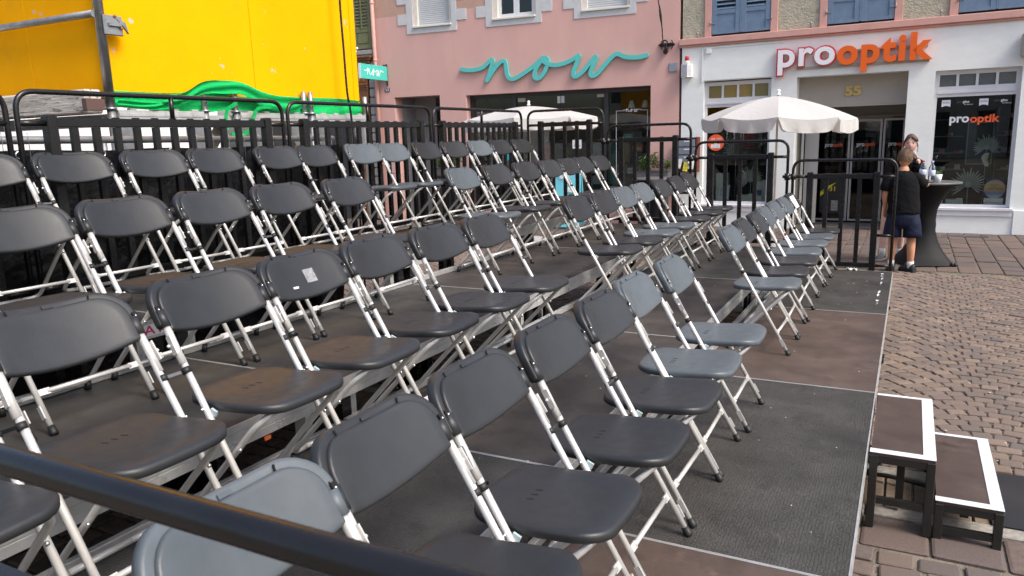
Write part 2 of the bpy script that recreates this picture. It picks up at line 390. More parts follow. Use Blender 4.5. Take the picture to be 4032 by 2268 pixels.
for k in range(4):
    for j in range(4):
        bm_, nm = DECK[k][j]; z = TOPZ[k]; x1 = -k*WT; x0 = x1-1.0
        t = thing('stage_deck', '%s stage deck in the %s tier, %s' % (nm, TIER[k], ALONG[j]), 'stage deck', (x0+.5, -2*j-1, 0), 0, 'decks of the seating stage')
        MB().box(-.493, .493, -.993, .993, z-.02, z-.001).build('board', bm_, t)
        f = MB()
        for s_ in (-1, 1):
            for a, b_ in ((-.0895, -.058), (-.05, -.03), (-.026, 0)):      # profile with two grooves
                f.box(s_*.5-(.0 if s_ < 0 else .006), s_*.5+(.006 if s_ < 0 else .0), -.999, .999, z+a, z+b_)
            f.box(min(s_*.496, s_*.44), max(s_*.496, s_*.44), -.99, .99, z-.088, z-.022)
            f.box(-.493, .493, min(s_*.999, s_*.9935), max(s_*.999, s_*.9935), z-.0895, z)
        f.build('frame', m_alu, t)
        if k < 3:
            MB().box(-.511, -.502, -.99, .99, z-.03, z+.036).box(-.502, -.486, -.99, .99, z+.001, z+.036, .002).build('toe_rail', m_alu, t)
        for sx in (-1, 1):
            for sy in (-1, 1):
                MB().box(sx*.455-.03, sx*.455+.03, sy*.93-.03, sy*.93+.03, .0, z-.09).box(sx*.455-.045, sx*.455+.045, sy*.93-.045, sy*.93+.045, 0, .012).build('leg', m_black, t)
                if k > 0 and sx > 0:
                    MB().box(.40, .46, sy*.93-.075*sy-.02, sy*.93-.075*sy+.02, z-.24, z-.09).build('leg_socket', m_alu, t)
# labels on frames
m_white = mat('white enamel', (.78, .78, .76), .45, 0, .05, 10); m_mag = mat('magenta print', (.6, .02, .16), .5); m_orange = mat('orange tape', (.60, .13, .03), .5)
st = thing('frame_label', 'white label with magenta lettering on the top tier frame', 'label', (-3*WT+.0008, -6.0, TOPZ[3]-.048))
MB().box(0, .001, -.2, .30, -.028, .028).build('plate', m_white, st)
text('ATI', m_mag, st, (-.15, -.02, -.022, .022), 0, .0003, .012, rot=(math.pi/2, 0, math.pi/2), loc=(.0018, 0, 0))
tg = thing('cable_tag', 'small orange tag hanging under the third tier frame', 'tag', (-2*WT+.004, -6.42, TOPZ[2]-.100)); MB().box(0, .003, -.016, .016, -.008, .008).build('tag_body', m_orange, tg)
# ------------------------------------------------------------------ guard rails
HF, HP = 1.1175, .9902
def guard(n_bars, length, label, group, stub):
    """panel along local x from 0 to length, standing on local z=0"""
    t = thing('guard_rail', label, 'guard rail', group=group); g = .028; r = .0148
    MB().tube(bend([(g, 0, 0), (g, 0, HF), (length-g, 0, HF), (length-g, 0, 0)], .11, 7), r, 12).build('hoop', m_black, t)
    p = .1986
    for x in (p, length-p): MB().box(x-.03, x+.03, -.03, .03, .0, HP, .004).box(x-.024, x+.024, -.024, .024, HP, HP+.006).build('post', m_black, t)
    MB().box(p+.031, length-p-.031, -.02, .02, HP-.062, HP-.012, .004).build('top_rail', m_black, t)
    MB().box(p+.031, length-p-.031, -.02, .02, .03, .075, .004).build('bottom_rail', m_black, t)
    span = length-2*p
    for i in range(n_bars):
        x = p+span*(i+1)/(n_bars+1); MB().box(x-.02, x+.02, -.014, .014, .076, HP-.063).box(x-.018, x+.018, -.012, .012, HP-.0115, HP-.005).build('bar', m_black, t)
    for x0, x1 in ((g, p-.03), (length-g, length-p+.03)):
        for z in (HP-.04, .36, .05): MB().tube([(x0, 0, z), (x1, 0, z)], .015, 8).build('stub', m_black, t)
    if stub: MB().tube([(length/2, 0, HP-.013), (length/2, 0, HF)], .015, 8).build('stub', m_black, t)
    return t
E1 = ['front', 'second', 'third', 'top']
g0 = guard(3, WT, '', 'guard rails across the shop end of the stage', False)
for k in range(4):
    t = g0 if k == 0 else copy_tree(g0)
    t.location = (-(k+1)*WT, .03, TOPZ[k]); t['label'] = 'narrow black guard rail at the shop end of the %s tier' % E1[k]
    if k < 3:
        cl = thing('pipe_coupler', 'black coupler joining the guard rails of the %s and %s tiers' % (E1[k], E1[k+1]), 'coupler', (-(k+1)*WT, .03, TOPZ[k]+HP-.04), 0, 'couplers between guard rails')
        MB().tube([(-.075, 0, 0), (.06, 0, 0)], .016, 8).build('sleeve', m_black, cl); MB().tube([(-.028, 0, -.035), (-.028, 0, .035)], .029, 10).tube([(.03, 0, -.03), (.03, 0, .03)], .027, 10).build('collar', m_black, cl)
        MB().tube([(0, -.018, 0), (0, -.024, 0)], .008, 8).build('bolt', m_alu, cl)
gb = guard(11, 2.0, '', 'guard rails along the back of the top tier', True)
BK = ['nearest the shops', 'second from the shop end', 'third from the shop end', 'at the near end']
for k in range(4):
    t = gb if k == 0 else copy_tree(gb)
    t.rotation_euler = (0, 0, -math.pi/2); t.location = (-4*WT-.031, -2*k, TOPZ[3]); t['label'] = 'long black guard rail along the top tier back, '+BK[k]
t = copy_tree(g0); t.location = (-WT, -8.025, TOPZ[0]); t['label'] = 'black guard rail with round handrail crossing the foreground'; t['group'] = ''; del t['group']
# ------------------------------------------------------------------ steps
m_step = deck_mat('step board brown', (.070, .049, .041)); m_tape = mat('white tape', (.60, .62, .63), .5, 0, .12, 8, 0, 1, [((.50, .50, .48), 20, .66, .1)]); m_stframe = mat('chipped black steel', (.016, .015, .014), .45, 0, .3, 12, .2, 150, [((.16, .10, .07), 30, .70, .04)])
def step(name, label, x0, x1, y0, y1, h):
    t = thing(name, label, 'step', ((x0+x1)/2, (y0+y1)/2, 0), 0, 'steps up to the stage'); a, b_ = (x1-x0)/2, (y1-y0)/2
    MB().box(-a+.004, a-.004, -b_+.004, b_-.004, h-.016, h-.002).build('board', m_step, t)
    tp = MB().box(-a, a, -b_, -b_+.048, h-.001, h+.0005).box(-a, a, b_-.03, b_, h-.001, h+.0005).box(a-.05, a, -b_+.0482, b_-.0302, h-.001, h+.0005)
    tp.build('edge_tape', m_tape, t); s = .017
    for sx in (-1, 1):
        for sy in (-1, 1): MB().box(sx*(a-s)-s, sx*(a-s)+s, sy*(b_-s)-s, sy*(b_-s)+s, .0, h-.0165, .002).build('leg', m_stframe, t)
    f = MB()
    for zz in ((h-.05, h-.017), (h*.32 if h > .25 else .03, (h*.32 if h > .25 else .03)+.03)):
        for sy in (-1, 1): f.box(-a+2*s+.001, a-2*s-.001, sy*(b_-s)-.013, sy*(b_-s)+.013, *zz)
    for sx in (-1, 1): f.box(sx*(a-s)-.013, sx*(a-s)+.013, -b_+2*s+.001, b_-2*s-.001, h-.05, h-.017)
    f.box(-.017, .017, -b_+.2, -b_+.234, 0.03, h-.05)
    f.build('frame', m_stframe, t); return t
step('stage_step', 'upper brown step with white taped edges against the stage', .008, .27, -4.86, -4.0, H1-.002)
step('stage_step', 'lower brown step with white taped edges on the paving', .278, .535, -4.86, -4.0, H1/2)
mt = thing('rubber_mat', 'black rubber cable mat lying on the paving beside the lower step', 'mat', (1.3, -4.33, 0))
MB().grid(lambda u, v: (-.78+2.2*u, -.31+.62*v, .012+.006*math.sin(u*9+v*3)*math.sin(v*5)), 30, 10).build('mat_sheet', mat('black rubber mat', (.02, .02, .022), .32, 0, .2, 6, .1, 60), mt)
sb = thing('strap', 'dark webbing strap looped under the upper step', 'strap', (.1, -4.45, .1))
MB().tube(catmull([(-.1, -.25, .1), (-.06, -.2, .12), (.02, -.12, .17), (.1, -.05, .18), (.15, .04, .10), (.155, .10, .0)], 6), .008, 6).build('webbing', mat('dark webbing', (.04, .045, .035), .8), sb)
cbk = thing('cable', 'black cable lying across the planks under the steps', 'cable', (.2, -4.35, .02)); MB().tube(catmull([(-.25, .03, 0), (-.1, 0, .02), (.1, -.04, .012), (.3, -.09, .0), (.36, -.1, -.01)], 6), .012, 8).build('cable_body', m_rubber, cbk)
# ------------------------------------------------------------------ folding chairs
def plastic(name, col):
    return mat(name, col, .40, 0, .10, 14, .45, 420, [(tuple(min(1, c*1.6+.01) for c in col), 4.5, .62, .25)], obj_var=.16, spec=.42, rvar=.07, bdist=.0012)
p_dark = plastic('charcoal plastic', (.024, .0255, .028)); p_slate = plastic('slate grey plastic', (.080, .094, .106))
m_clip = mat('pale blue nylon', (.36, .46, .49), .5); m_slot = mat('slot shadow black', (.004, .004, .004), .9); m_screw = mat('bright screw', (.7, .7, .7), .25, 1)
TD = Vector((-.462, 0, .80)).normalized(); ND = Vector((TD.z, 0, -TD.x))
HY0, HY1 = .210, .206
def tp(s): return Vector((0, 0, 0))+TD*s                       # along the main tube
def chair_proto(pm):
    t = thing('folding_chair', '', 'chair')
    for sy in (-1, 1):
        lg = MB().tube([tp(.03)+Vector((0, sy*HY0, 0)), tp(.79)+Vector((0, sy*HY1, 0))], .0108, 12).build('leg', m_legtube, t)
        MB().tube([tp(.0)+Vector((0, sy*HY0, .0)), tp(.010)+Vector((0, sy*HY0, .0)), tp(.036)+Vector((0, sy*HY0, 0))], [.0145, .0155, .0132], 10).build('rubber_foot', m_rubber, lg)
        MB().tube([tp(.635)+Vector((0, sy*HY0, 0)), tp(.775)+Vector((0, sy*HY1, 0))], .0122, 12).build('sleeve', m_legtube, lg)
        q = tp(.70)+Vector((0, sy*(HY0+.001), 0)); MB().bar(q-TD*.032+Vector((0, sy*.012, 0))+ND*.006, q+TD*.032+Vector((0, sy*.010, 0))+ND*.006, .004, .020, ND).ball(q+Vector((0, sy*.021, 0))+ND*.004, .006, 8).build('bracket', m_legtube, lg)
        q = tp(.09)+Vector((0, sy*(HY0+.001), 0)); MB().bar(q-TD*.025+Vector((0, sy*.011, 0))+ND*.004, q+TD*.025+Vector((0, sy*.011, 0))+ND*.004, .005, .02, ND).build('bracket', m_legtube, lg)
        MB().tube([tp(.602)+Vector((0, sy*HY0, 0)), tp(.622)+Vector((0, sy*HY0, 0))], .0135, 10).build('clip_band', m_rubber, lg)
        q = tp(.478); MB().ball(q+Vector((0, sy*(HY0+.011), 0)), .006, 8).build('rivet', m_screw, lg)
        MB().bar(q+Vector((.010, sy*.196, -.008)), q+Vector((.032, sy*.196, -.018)), .008, .018).build('pivot_clip', m_clip, t)
        # rear leg, bent at both ends; runs into the rear bar
        rl = MB().tube(bend([(-.02, sy*.135, .412), (-.06, sy*.175, .375), (-.385, sy*.182, .04), (-.395, sy*.10, .036)], .045, 5), .0105, 10).build('leg', m_legtube, t)
        MB().tube([(-.384, sy*.176, .036), (-.394, sy*.176, .0)], [.0125, .0145], 10).build('rubber_foot', m_rubber, rl)
        MB().ball((-.125, sy*.19, .29), .007, 8).build('rivet', m_screw, rl)
    MB().tube([(-.395, -.10, .036), (-.395, .10, .036)], .0105, 10).build('stretcher', m_legtube, t)
    q = tp(.165)
    st = MB().tube([q+Vector((.004, -.17, 0)), q+Vector((.004, .17, 0))], .0088, 10)
    for sy in (-1, 1): st.bar(q+Vector((.004, sy*.16, 0)), q+Vector((.004, sy*.204, 0)), .006, .024, TD)
    st.build('stretcher', m_legtube, t)
    MB().tube([(-.045, -.13, .408), (-.045, .13, .408)], .0095, 8).build('cross_tube', m_legtube, t)
    # seat : outline u = lateral, v = forward
    ol = []
    for u, v in dense(rrect(-.192, .192, -.380, .012, (.075, .075, .085, .085), 7)):
        k = max(0, min(1, (v+.38)/.392)); ol.append((u*(.93+.12*k if k < .5 else .99+.02*k), v+(-.014*(1-(u/.19)**2) if v < -.24 else .012*(1-(u/.19)**2))))
    def seat_f(u, v, h):
        k = (v+.38)/.392; z = .434+.018*k-.020*math.sin(math.pi*min(1, max(0, k)))*(1-.6*(u/.19)**2)-.012*max(0, (k-.82)/.18)**2
        return Vector((v, u, z+h))
    se = MB().plate(ol, seat_f, .029, .010, (.85, .7, .55, .4, .2), (0, -.18)).build('seat', pm, t)
    for i in range(3):
        u0 = -.03+i*.03; c_ = seat_f(u0, -.26, .0004); MB().bar(c_+Vector((-.010, -.004, .0)), c_+Vector((.010, .004, .0)), .005, .0012).build('vent_slot', m_slot, se)
    # backrest: shell that holds the tubes and a raised panel
    def bf(n0):
        def f(u, v, h):
            q = tp(.655+v); c_ = .028*((u/.2)**2); return q+Vector((0, u, 0))+ND*(c_-.026+n0+h)
        return f
    so_ = dense(rrect(-.226, .226, .110, .276, (.012, .012, .105, .105), 8))
    b_ = MB().plate(so_, bf(.0), .034, .010, (.88, .72, .55, .38, .2, .06), (0, .195))
    for sy in (-1, 1): b_.tube([tp(.762)+Vector((0, sy*.2065, 0)), tp(.82)+Vector((0, sy*.2065, 0))], [.017, .0175], 12)
    ba = b_.build('backrest', pm, t)
    po = []
    for u, v in dense(rrect(-.2, .2, .091, .255, (.008, .008, .085, .085), 8), .02):
        if v < .112: v -= .014*(1-(u/.2)**2)
        po.append((u, v))
    pn = MB().plate(po, bf(.012), .020, .008, (.88, .72, .55, .38, .2, .06), (0, .175)).build('back_panel', pm, ba)
    f = bf(.0035)
    for u in (-.115, .115): MB().bar(f(u, .250, .001), f(u*1.03, .268, .001), .004, .003, ND).build('vent_slot', m_slot, ba)
    MB().bar(f(-.016, .261, 0), f(.016, .261, 0), .010, .003, ND).build('moulded_tab', pm, ba)
    for sy in (-1, 1):
        q = f(sy*.213, .165, .001); MB().bar(q-TD*.014, q+TD*.014, .014, .003, ND).build('screw_pocket', m_slot, ba); MB().ball(q+ND*.002, .0045, 8).build('screw', m_screw, ba)
    return t
chA = chair_proto(p_dark); chB = chair_proto(p_slate)
m_link = mat('link bar', (.2, .2, .2), .4, .8)
def link_bar(t):
    q = tp(.612); return MB().bar(q+Vector((0, HY0+.012, 0)), q+Vector((0, HY0+.064, 0)), .004, .010, TD).build('link_bar', m_link, t)
lk_mesh = link_bar(chA).data; bpy.data.objects.remove([o for o in chA.children if o.name.startswith('link_bar')][0])
ORD = ['first', 'second', 'third', 'fourth', 'fifth', 'sixth', 'seventh', 'eighth', 'ninth', 'tenth', 'eleventh', 'twelfth', 'thirteenth', 'fourteenth', 'fifteenth']
ROWN = ['front row', 'second row', 'third row', 'top row']
near = [-4.64-.495*i for i in range(7)]; far = [-3.22+.495*i for i in range(7)]
rows = [([-4.64, -5.18, -5.64, -6.125, -6.63, -7.07, -7.50], far),
        ([-4.73, -5.23, -5.71, -6.20, -6.68, -7.17, -7.66], [-3.40, -2.93, -2.42, -1.90, -1.32, -.76, -.26]),
        ([-4.66, -5.215, -5.70, -6.19, -6.68, -7.18, -7.67], [-3.26, -2.70, -2.14, -1.62, -1.15, -.73, -.24]),
        ([-4.18, -4.75, -5.25, -5.75, -6.25, -6.75, -7.25], [-3.76, -3.21, -2.78, -2.24, -1.71, -1.18, -.72, -.22])]
slate = {(0, 'n', 0), (0, 'n', 1), (0, 'n', 6), (0, 'f', 0), (0, 'f', 3), (0, 'f', 4), (0, 'f', 5), (1, 'f', 2), (1, 'f', 3), (2, 'f', 0), (3, 'f', 1), (3, 'f', 2), (3, 'f', 5)}
used = {'A': 0, 'B': 0}; chairs = {}
for r_, (nr, fr) in enumerate(rows):
    for side, ys in (('n', nr), ('f', fr)):
        for i, y in enumerate(ys):
            sl = (r_, side, i) in slate; k = 'B' if sl else 'A'; pr = chB if sl else chA
            t = copy_tree(pr) if used[k] else pr; used[k] = 1
            t.location = (-r_*WT-(.535 if r_ == 0 else .55)+random.uniform(-.012, .012), y+random.uniform(-.008, .008), TOPZ[r_]+.0005); t.rotation_euler = (0, 0, R(random.uniform(-1.4, 1.4)))
            if r_ < 3: where = ('%s chair before the aisle gap' if side == 'n' else '%s chair beyond the aisle gap') % ORD[i]
            else: where = '%s chair from the near end' % ORD[6-i] if side == 'n' else '%s chair from the near end' % ORD[7+i]
            where = where.replace('first chair before', 'chair right before').replace('first chair beyond', 'chair right beyond')
            t['label'] = '%s folding chair, %s in the %s' % ('slate grey' if sl else 'charcoal black', where, ROWN[r_])
            t['group'] = 'folding chairs on the seating stage'; chairs[(r_, side, i)] = t
            last = (side == 'n' and i == 0 and r_ < 3) or (side == 'f' and i == len(ys)-1)
            if not last: part('link_bar', lk_mesh, t)
def backpatch(t, name, u0, u1, v0, v1, m, lift=.0015):
    def f(u, v):
        uu, vv = u0+(u1-u0)*u, v0+(v1-v0)*v; q = tp(.655+vv); c_ = .028*((uu/.2)**2); return q+Vector((0, uu, 0))+ND*(c_-.014+lift)
    return MB().grid(f, 6, 4).build(name, m, t)
c_ = chairs[(1, 'n', 3)]; c_['label'] = 'charcoal folding chair with a torn silvery sticker on its backrest, second row'
backpatch(c_, 'sticker', .0, .055, .135, .192, mat('torn silver sticker', (.24, .245, .25), .45, .2, .4, 60, 0, 1, [((.75, .62, .02), 16, .56, .03)]))
backpatch(c_, 'sticker', -.09, -.06, .122, .130, m_white)
c_ = chairs[(0, 'f', 6)]; c_['label'] = 'charcoal folding chair with a white sheet taped to its back, last of the front row'
backpatch(c_, 'paper_sheet', -.13, .13, .10, .235, m_white)
# small litter on the decks
m_lit = mat('paper crumb', (.5, .47, .38), .8)
yr = thing('ribbon_scrap', 'yellow scrap of ribbon on the third tier near the guard rail', 'scrap', (-2.18, -1.02, TOPZ[2])); MB().grid(lambda u, v: (.07*u, .11*v+.02*math.sin(u*3), .004+.012*math.sin(v*7+u*2)**2), 4, 8).build('ribbon', mat('yellow ribbon', (.8, .66, .02), .6), yr)
ps = thing('paper_scrap', 'crumpled white paper scrap at the far edge of the front tier', 'scrap', (-.43, -.03, TOPZ[0])); MB().grid(lambda u, v: (.1*u, .05*v, .012+.012*math.sin(u*11)*math.cos(v*9)), 8, 6).build('paper', m_white, ps)
cr = MB()
rr = random.Random(3)
for i in range(55):
    k = rr.choice((0, 0, 0, 1, 1, 2)); x = -k*WT-rr.uniform(.08, .9); y = -rr.uniform(.3, 7.6); s = rr.uniform(.002, .006)
    cr.ball((x, y, TOPZ[k]+.001), (s, s*rr.uniform(.5, 1), .002), 6)
for i in range(60):
    x = rr.uniform(.1, 1.6); y = rr.uniform(-4, 2); s = rr.uniform(.004, .01); cr.ball((x, y, .003), (s, s*.7, .003), 6)
tag(cr.build('confetti_crumbs', m_lit), 'pale crumbs and confetti scattered over decks and cobbles', 'litter', kind='stuff')
rs = thing('tape_residue', 'strip of torn white tape residue along the far front deck edge', 'tape', (0, 0, TOPZ[0]))
b_ = MB()
y = -.12
while y > -1.85:
    l = rr.uniform(.03, .16); w = rr.uniform(.006, .05)
    if rr.random() < .75:
        w *= rr.random(); ol = [(-.085-w*rr.uniform(.3, 1), y), (-.083+rr.uniform(0, .012), y-.01), (-.085+rr.uniform(-.01, .012), y-l*.5), (-.088-w*rr.uniform(.0, .3), y-l), (-.09-w*rr.uniform(.1, 1), y-l*.6)]
        b_.prism(ol, .0003, .001, lambda u, v, t_: (u, v, t_))
    y -= l+rr.uniform(0, .1)
b_.build('residue', m_tape, rs)
# ------------------------------------------------------------------ houses
m_glass = glass('shop glass', (.88, .92, .90)); m_glass_dark = glass('dark glass', (.62, .66, .64)); m_wglass = glass('window glass', (.75, .8, .8))
m_wplaster = mat('white painted plaster', (.83, .85, .82), .75, 0, .05, 3, .3, 22, [((.74, .76, .73), 2.2, .60, .25)], bdist=.006, streak=2.5)
m_wframe = mat('white window frame', (.66, .66, .68), .4, 0, .03, 6)
m_pinkstone = mat('pink painted stone', (.60, .335, .285), .8, 0, .08, 5, .3, 60, [((.52, .28, .235), 3, .58, .2)])
m_rough = mat('rough beige render', (.43, .395, .305), .95, 0, .2, 9, 1., 34, [((.30, .27, .20), 7, .60, .1), ((.24, .20, .15), 30, .69, .05)], bdist=.02)
m_blue = mat('weathered blue paint', (.135, .205, .30), .65, 0, .12, 7, .2, 50, [((.17, .25, .36), 4, .57, .1), ((.07, .10, .14), 26, .69, .05), ((.34, .30, .25), 17, .735, .03)])
m_pink = mat('pink plaster', (.605, .365, .325), .88, 0, .045, 2.2, .35, 45, [((.64, .395, .35), 1.1, .56, .25), ((.55, .33, .295), 2.6, .58, .25)], bdist=.003, streak=.3)
m_pink2 = mat('brownish pink plaster', (.47, .30, .235), .9, 0, .08, 6, .4, 50)
m_surr = mat('grey stone surround', (.52, .53, .54), .85, 0, .06, 8, .2, 60)
m_sill = mat('cream window paint', (.66, .64, .57), .6, 0, .06, 10)
m_slat = mat('roller shutter', (.52, .54, .56), .5)
m_dark = mat('dark interior', (.055, .056, .056), .8, 0, .3, 3); m_int2 = mat('grey interior', (.10, .10, .10), .8, 0, .3, 2)
m_anth = mat('anthracite frame', (.025, .025, .027), .4); m_grey = mat('grey wall', (.30, .30, .31), .8, 0, .05, 4)
m_greige = mat('greige panel', (.40, .37, .32), .7, 0, .05, 3)
m_orangeL = mat('orange acrylic', (.82, .13, .012), .35, 0, .03, 5); m_whiteL = mat('white acrylic', (.82, .82, .86), .35); m_redL = mat('red acrylic edge', (.60, .045, .04), .4)
m_print_w = mat('white print', (.78, .78, .8), .5); m_print_o = mat('orange print', (.80, .12, .03), .5); m_print_k = mat('black print', (.02, .02, .02), .6); m_print_b = mat('blue print', (.05, .08, .25), .5)
m_gold = mat('dull gold', (.62, .46, .17), .45, .4, .1, 20)
m_teal = mat('teal acrylic', (.10, .50, .47), .4, 0, .03, 4); m_turq = mat('turquoise sign face', (.06, .52, .44), .4)
def wall(name, m, parent, a0, a1, z0, z1, holes, thick, y=0., extra=None):
    """facade slab from y=0 (front) to y=thick with rectangular openings (a0,a1,z0,z1)"""
    xs = sorted({a0, a1, *[h[0] for h in holes], *[h[1] for h in holes]}); zs = sorted({z0, z1, *[h[2] for h in holes], *[h[3] for h in holes]})
    b = bmesh.new(); V = {}
    def v(x, yy, z):
        k = (round(x, 4), yy, round(z, 4))
        if k not in V: V[k] = b.verts.new((x, yy, z))
        return V[k]
    inh = lambda x, z: any(h[0] < x < h[1] and h[2] < z < h[3] for h in holes)
    cell = lambda i, j: 0 <= i < len(xs)-1 and 0 <= j < len(zs)-1 and not inh((xs[i]+xs[i+1])/2, (zs[j]+zs[j+1])/2)
    y0, y1 = y, y+thick
    for i in range(len(xs)-1):
        for j in range(len(zs)-1):
            if not cell(i, j): continue
            xa, xb, za, zb = xs[i], xs[i+1], zs[j], zs[j+1]
            b.faces.new((v(xa, y0, za), v(xb, y0, za), v(xb, y0, zb), v(xa, y0, zb))); b.faces.new((v(xa, y1, zb), v(xb, y1, zb), v(xb, y1, za), v(xa, y1, za)))
            if not cell(i-1, j): b.faces.new((v(xa, y0, zb), v(xa, y1, zb), v(xa, y1, za), v(xa, y0, za)))
            if not cell(i+1, j): b.faces.new((v(xb, y0, za), v(xb, y1, za), v(xb, y1, zb), v(xb, y0, zb)))
            if not cell(i, j-1): b.faces.new((v(xa, y0, za), v(xa, y1, za), v(xb, y1, za), v(xb, y0, za)))
            if not cell(i, j+1): b.faces.new((v(xa, y0, zb), v(xb, y0, zb), v(xb, y1, zb), v(xa, y1, zb)))
    bmesh.ops.recalc_face_normals(b, faces=b.faces)
    me = bpy.data.meshes.new(name); b.to_mesh(me); b.free(); me.materials.append(m)
    o = bpy.data.objects.new(name, me); C.objects.link(o); o.parent = parent; return o
def framebox(mb, x0, x1, z0, z1, w, y0, y1):
    mb.box(x0, x0+w, y0, y1, z0, z1).box(x1-w, x1, y0, y1, z0, z1).box(x0+w, x1-w, y0, y1, z0, z0+w).box(x0+w, x1-w, y0, y1, z1-w, z1); return mb
# ---- optician's house -----------------------------------------------------
OP = (.52, 6.469, 0); OA = R(-1)
ob = thing('optician_house', 'white painted optician shop house with rough beige upper wall and blue shutters', 'house', OP, OA)
wall('shopfront_wall', m_wplaster, ob, -4.46, 4.0, 0, 3.40, [(-4.03, -2.79, .43, 2.76), (-2.352, -.558, -.01, 2.735), (-.157, 1.06, .43, 2.70), (1.5, 3.4, .43, 2.7)], .35)
MB().box(-4.03, -2.62, -.012, -.001, 2.775, 3.36).build('raised_plaster_panel', m_wplaster, ob)
MB().box(1.12, 4.0, -.03, -.001, 0, .40, .004).box(-4.46, -4.04, -.025, -.001, 0, .36).build('plinth', m_wplaster, ob)
MB().box(-4.50, 4.0, -.045, .3, 3.402, 3.44, .006).box(-4.50, 4.0, -.085, .3, 3.4405, 3.555, .008).build('cornice', m_pinkstone, ob)
shut = [(-3.91, -2.845), (-1.89, -.835), (.10, 1.17), (2.1, 3.15)]
wall('upper_wall', m_rough, ob, -4.46, 4.0, 3.556, 7.6, [(a, b_, 3.57, 5.2) for a, b_ in shut], .35, .02)
for a, b_ in shut:
    w = MB(); w.box(a-.125, a-.002, -.012, .1, 3.557, 5.3, .004).box(b_+.002, b_+.125, -.012, .1, 3.557, 5.3, .004).box(a-.002, b_+.002, -.012, .1, 5.202, 5.36); fr = w.build('window_surround', m_pinkstone, ob)
    MB().box(a, b_, .12, .16, 3.57, 5.2).build('window_back', m_dark, fr)
    mid = (a+b_)/2
    for s_, (x0, x1) in (('l', (a+.004, mid-.012)), ('r', (mid+.012, b_-.004))):
        sh = MB(); sh.box(x0, x0+.085, .0, .04, 3.60, 5.18, .003).box(x1-.085, x1, .0, .04, 3.60, 5.18, .003)
        for z0, z1 in ((3.60, 3.66), (3.955, 4.03), (4.62, 4.69), (5.10, 5.18)): sh.box(x0+.086, x1-.086, .002, .038, z0, z1)
        sh.box(x0+.086, x1-.086, .014, .028, 3.661, 3.954)
        s_o = sh.build('shutter', m_blue, ob)
        z = 4.055
        while z < 4.60:
            MB().bar((x0+.088, .02, z), (x1-.088, .02, z), .045, .012, (0, -.75, .65)).build('slat', m_blue, s_o); z += .075
        hx = x0+.01 if s_ == 'l' else x1-.01; d_ = 1 if s_ == 'l' else -1
        MB().bar((hx-.03*d_, -.012, 3.80), (hx+.06*d_, -.006, 3.80), .004, .022).tube([(hx-.028*d_, -.02, 3.765), (hx-.028*d_, -.02, 3.835)], .010, 8).build('hinge', m_steel, s_o)
    MB().box(mid-.012, mid+.012, -.004, .03, 3.61, 5.17).build('shutter_strip', m_blue, ob)
for x in (-4.16, -2.15, -.15):
    MB().tube([(x, -.03, 3.56), (x, -.05, 3.62)], .012, 8).ball((x+.005, -.055, 3.635), (.02, .012, .028), 8).build('shutter_catch', m_steel, ob)
def shop_window(x0, x1, side, parent):
    f = MB(); yb = .10
    framebox(f, x0, x1, .43, 2.74 if side == 'l' else 2.70, .05, yb, yb+.07); f.box(x0+.05, x1-.05, yb-.01, yb+.08, 2.27, 2.42).box(x0+.05, x1-.05, yb-.03, yb-.011, 2.325, 2.36)
    o = f.build('shop_window', m_wframe, parent)
    n = 4; w_ = (x1-x0-.10)/n
    for i in range(n):
        a, b_ = x0+.05+i*w_, x0+.05+(i+1)*w_
        fm = framebox(MB(), a, b_, 2.42, 2.69 if side == 'l' else 2.65, .02, yb+.005, yb+.06).build('transom_frame', m_wframe, o)
        MB().box(a+.021, b_-.021, yb+.03, yb+.034, 2.441, 2.669 if side == 'l' else 2.629).build('pane', m_olive if side == 'l' else m_reflpane, o)
    MB().box(x0+.051, x1-.051, yb+.03, yb+.036, .48, 2.269).build('pane', m_glass, o)
    MB().box(x0-.03, x1+.05, -.05, .099, .385, .432, .006).box(x0-.02, x1+.04, -.03, .09, .30, .384).build('sill', m_wframe, parent)
    return o
m_reflpane = mat('painted reflection pane', (.14, .155, .15), .12, 0, .25, 2, coat=.5)  # grey stands in for sky and buildings mirrored in the right transom panes
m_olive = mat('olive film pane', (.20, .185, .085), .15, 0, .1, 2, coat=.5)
lw = shop_window(-4.03, -2.79, 'l', ob); rw = shop_window(-.157, 1.06, 'r', ob)
def room(name, x0, x1, y0, y1, z0, z1, m, parent):
    b = MB(); b.box(x0, x1, y1, y1+.02, z0, z1).box(x0-.02, x0, y0, y1, z0, z1).box(x1, x1+.02, y0, y1, z0, z1).box(x0, x1, y0, y1, z1, z1+.02).box(x0, x1, y0, y1, z0-.02, z0); return b.build(name, m, parent)
room('display_niche', -4.2, -2.6, .36, 1.9, .40, 2.9, m_dark, ob); room('display_niche', -.5, 1.35, .36, 1.9, .40, 2.9, m_dark, ob)
# entrance recess
rc = MB(); rc.box(-2.352-.02, -2.352, .352, 1.2, 0, 2.8).box(-.558, -.538, .352, 1.2, 0, 2.8).box(-2.35, -.56, .352, 1.2, 2.74, 2.76); rc.build('entrance_reveal', m_greige, ob)
MB().box(-2.35, -.56, .352, .44, 2.19, 2.739).build('entrance_header', m_greige, ob)
MB().box(-2.35, -.56, 1.08, 1.14, 1.97, 2.73).box(-2.35, -.56, 1.0, 1.079, 2.0, 2.03).build('door_header', mat('dim greige', (.22, .21, .19), .7), ob)
MB().box(-.80, -.60, 1.03, 1.079, 1.98, 2.03, .01).build('door_sensor', m_anth, ob)
dr = MB()
for x0, x1 in ((-2.30, -2.10), (-2.10, -1.50), (-1.48, -.96), (-.94, -.58)): framebox(dr, x0, x1, .05, 1.965, .035, 1.10, 1.14)
dr = dr.build('sliding_door', m_wframe if False else mat('silver door frame', (.42, .42, .42), .4, .5), ob)
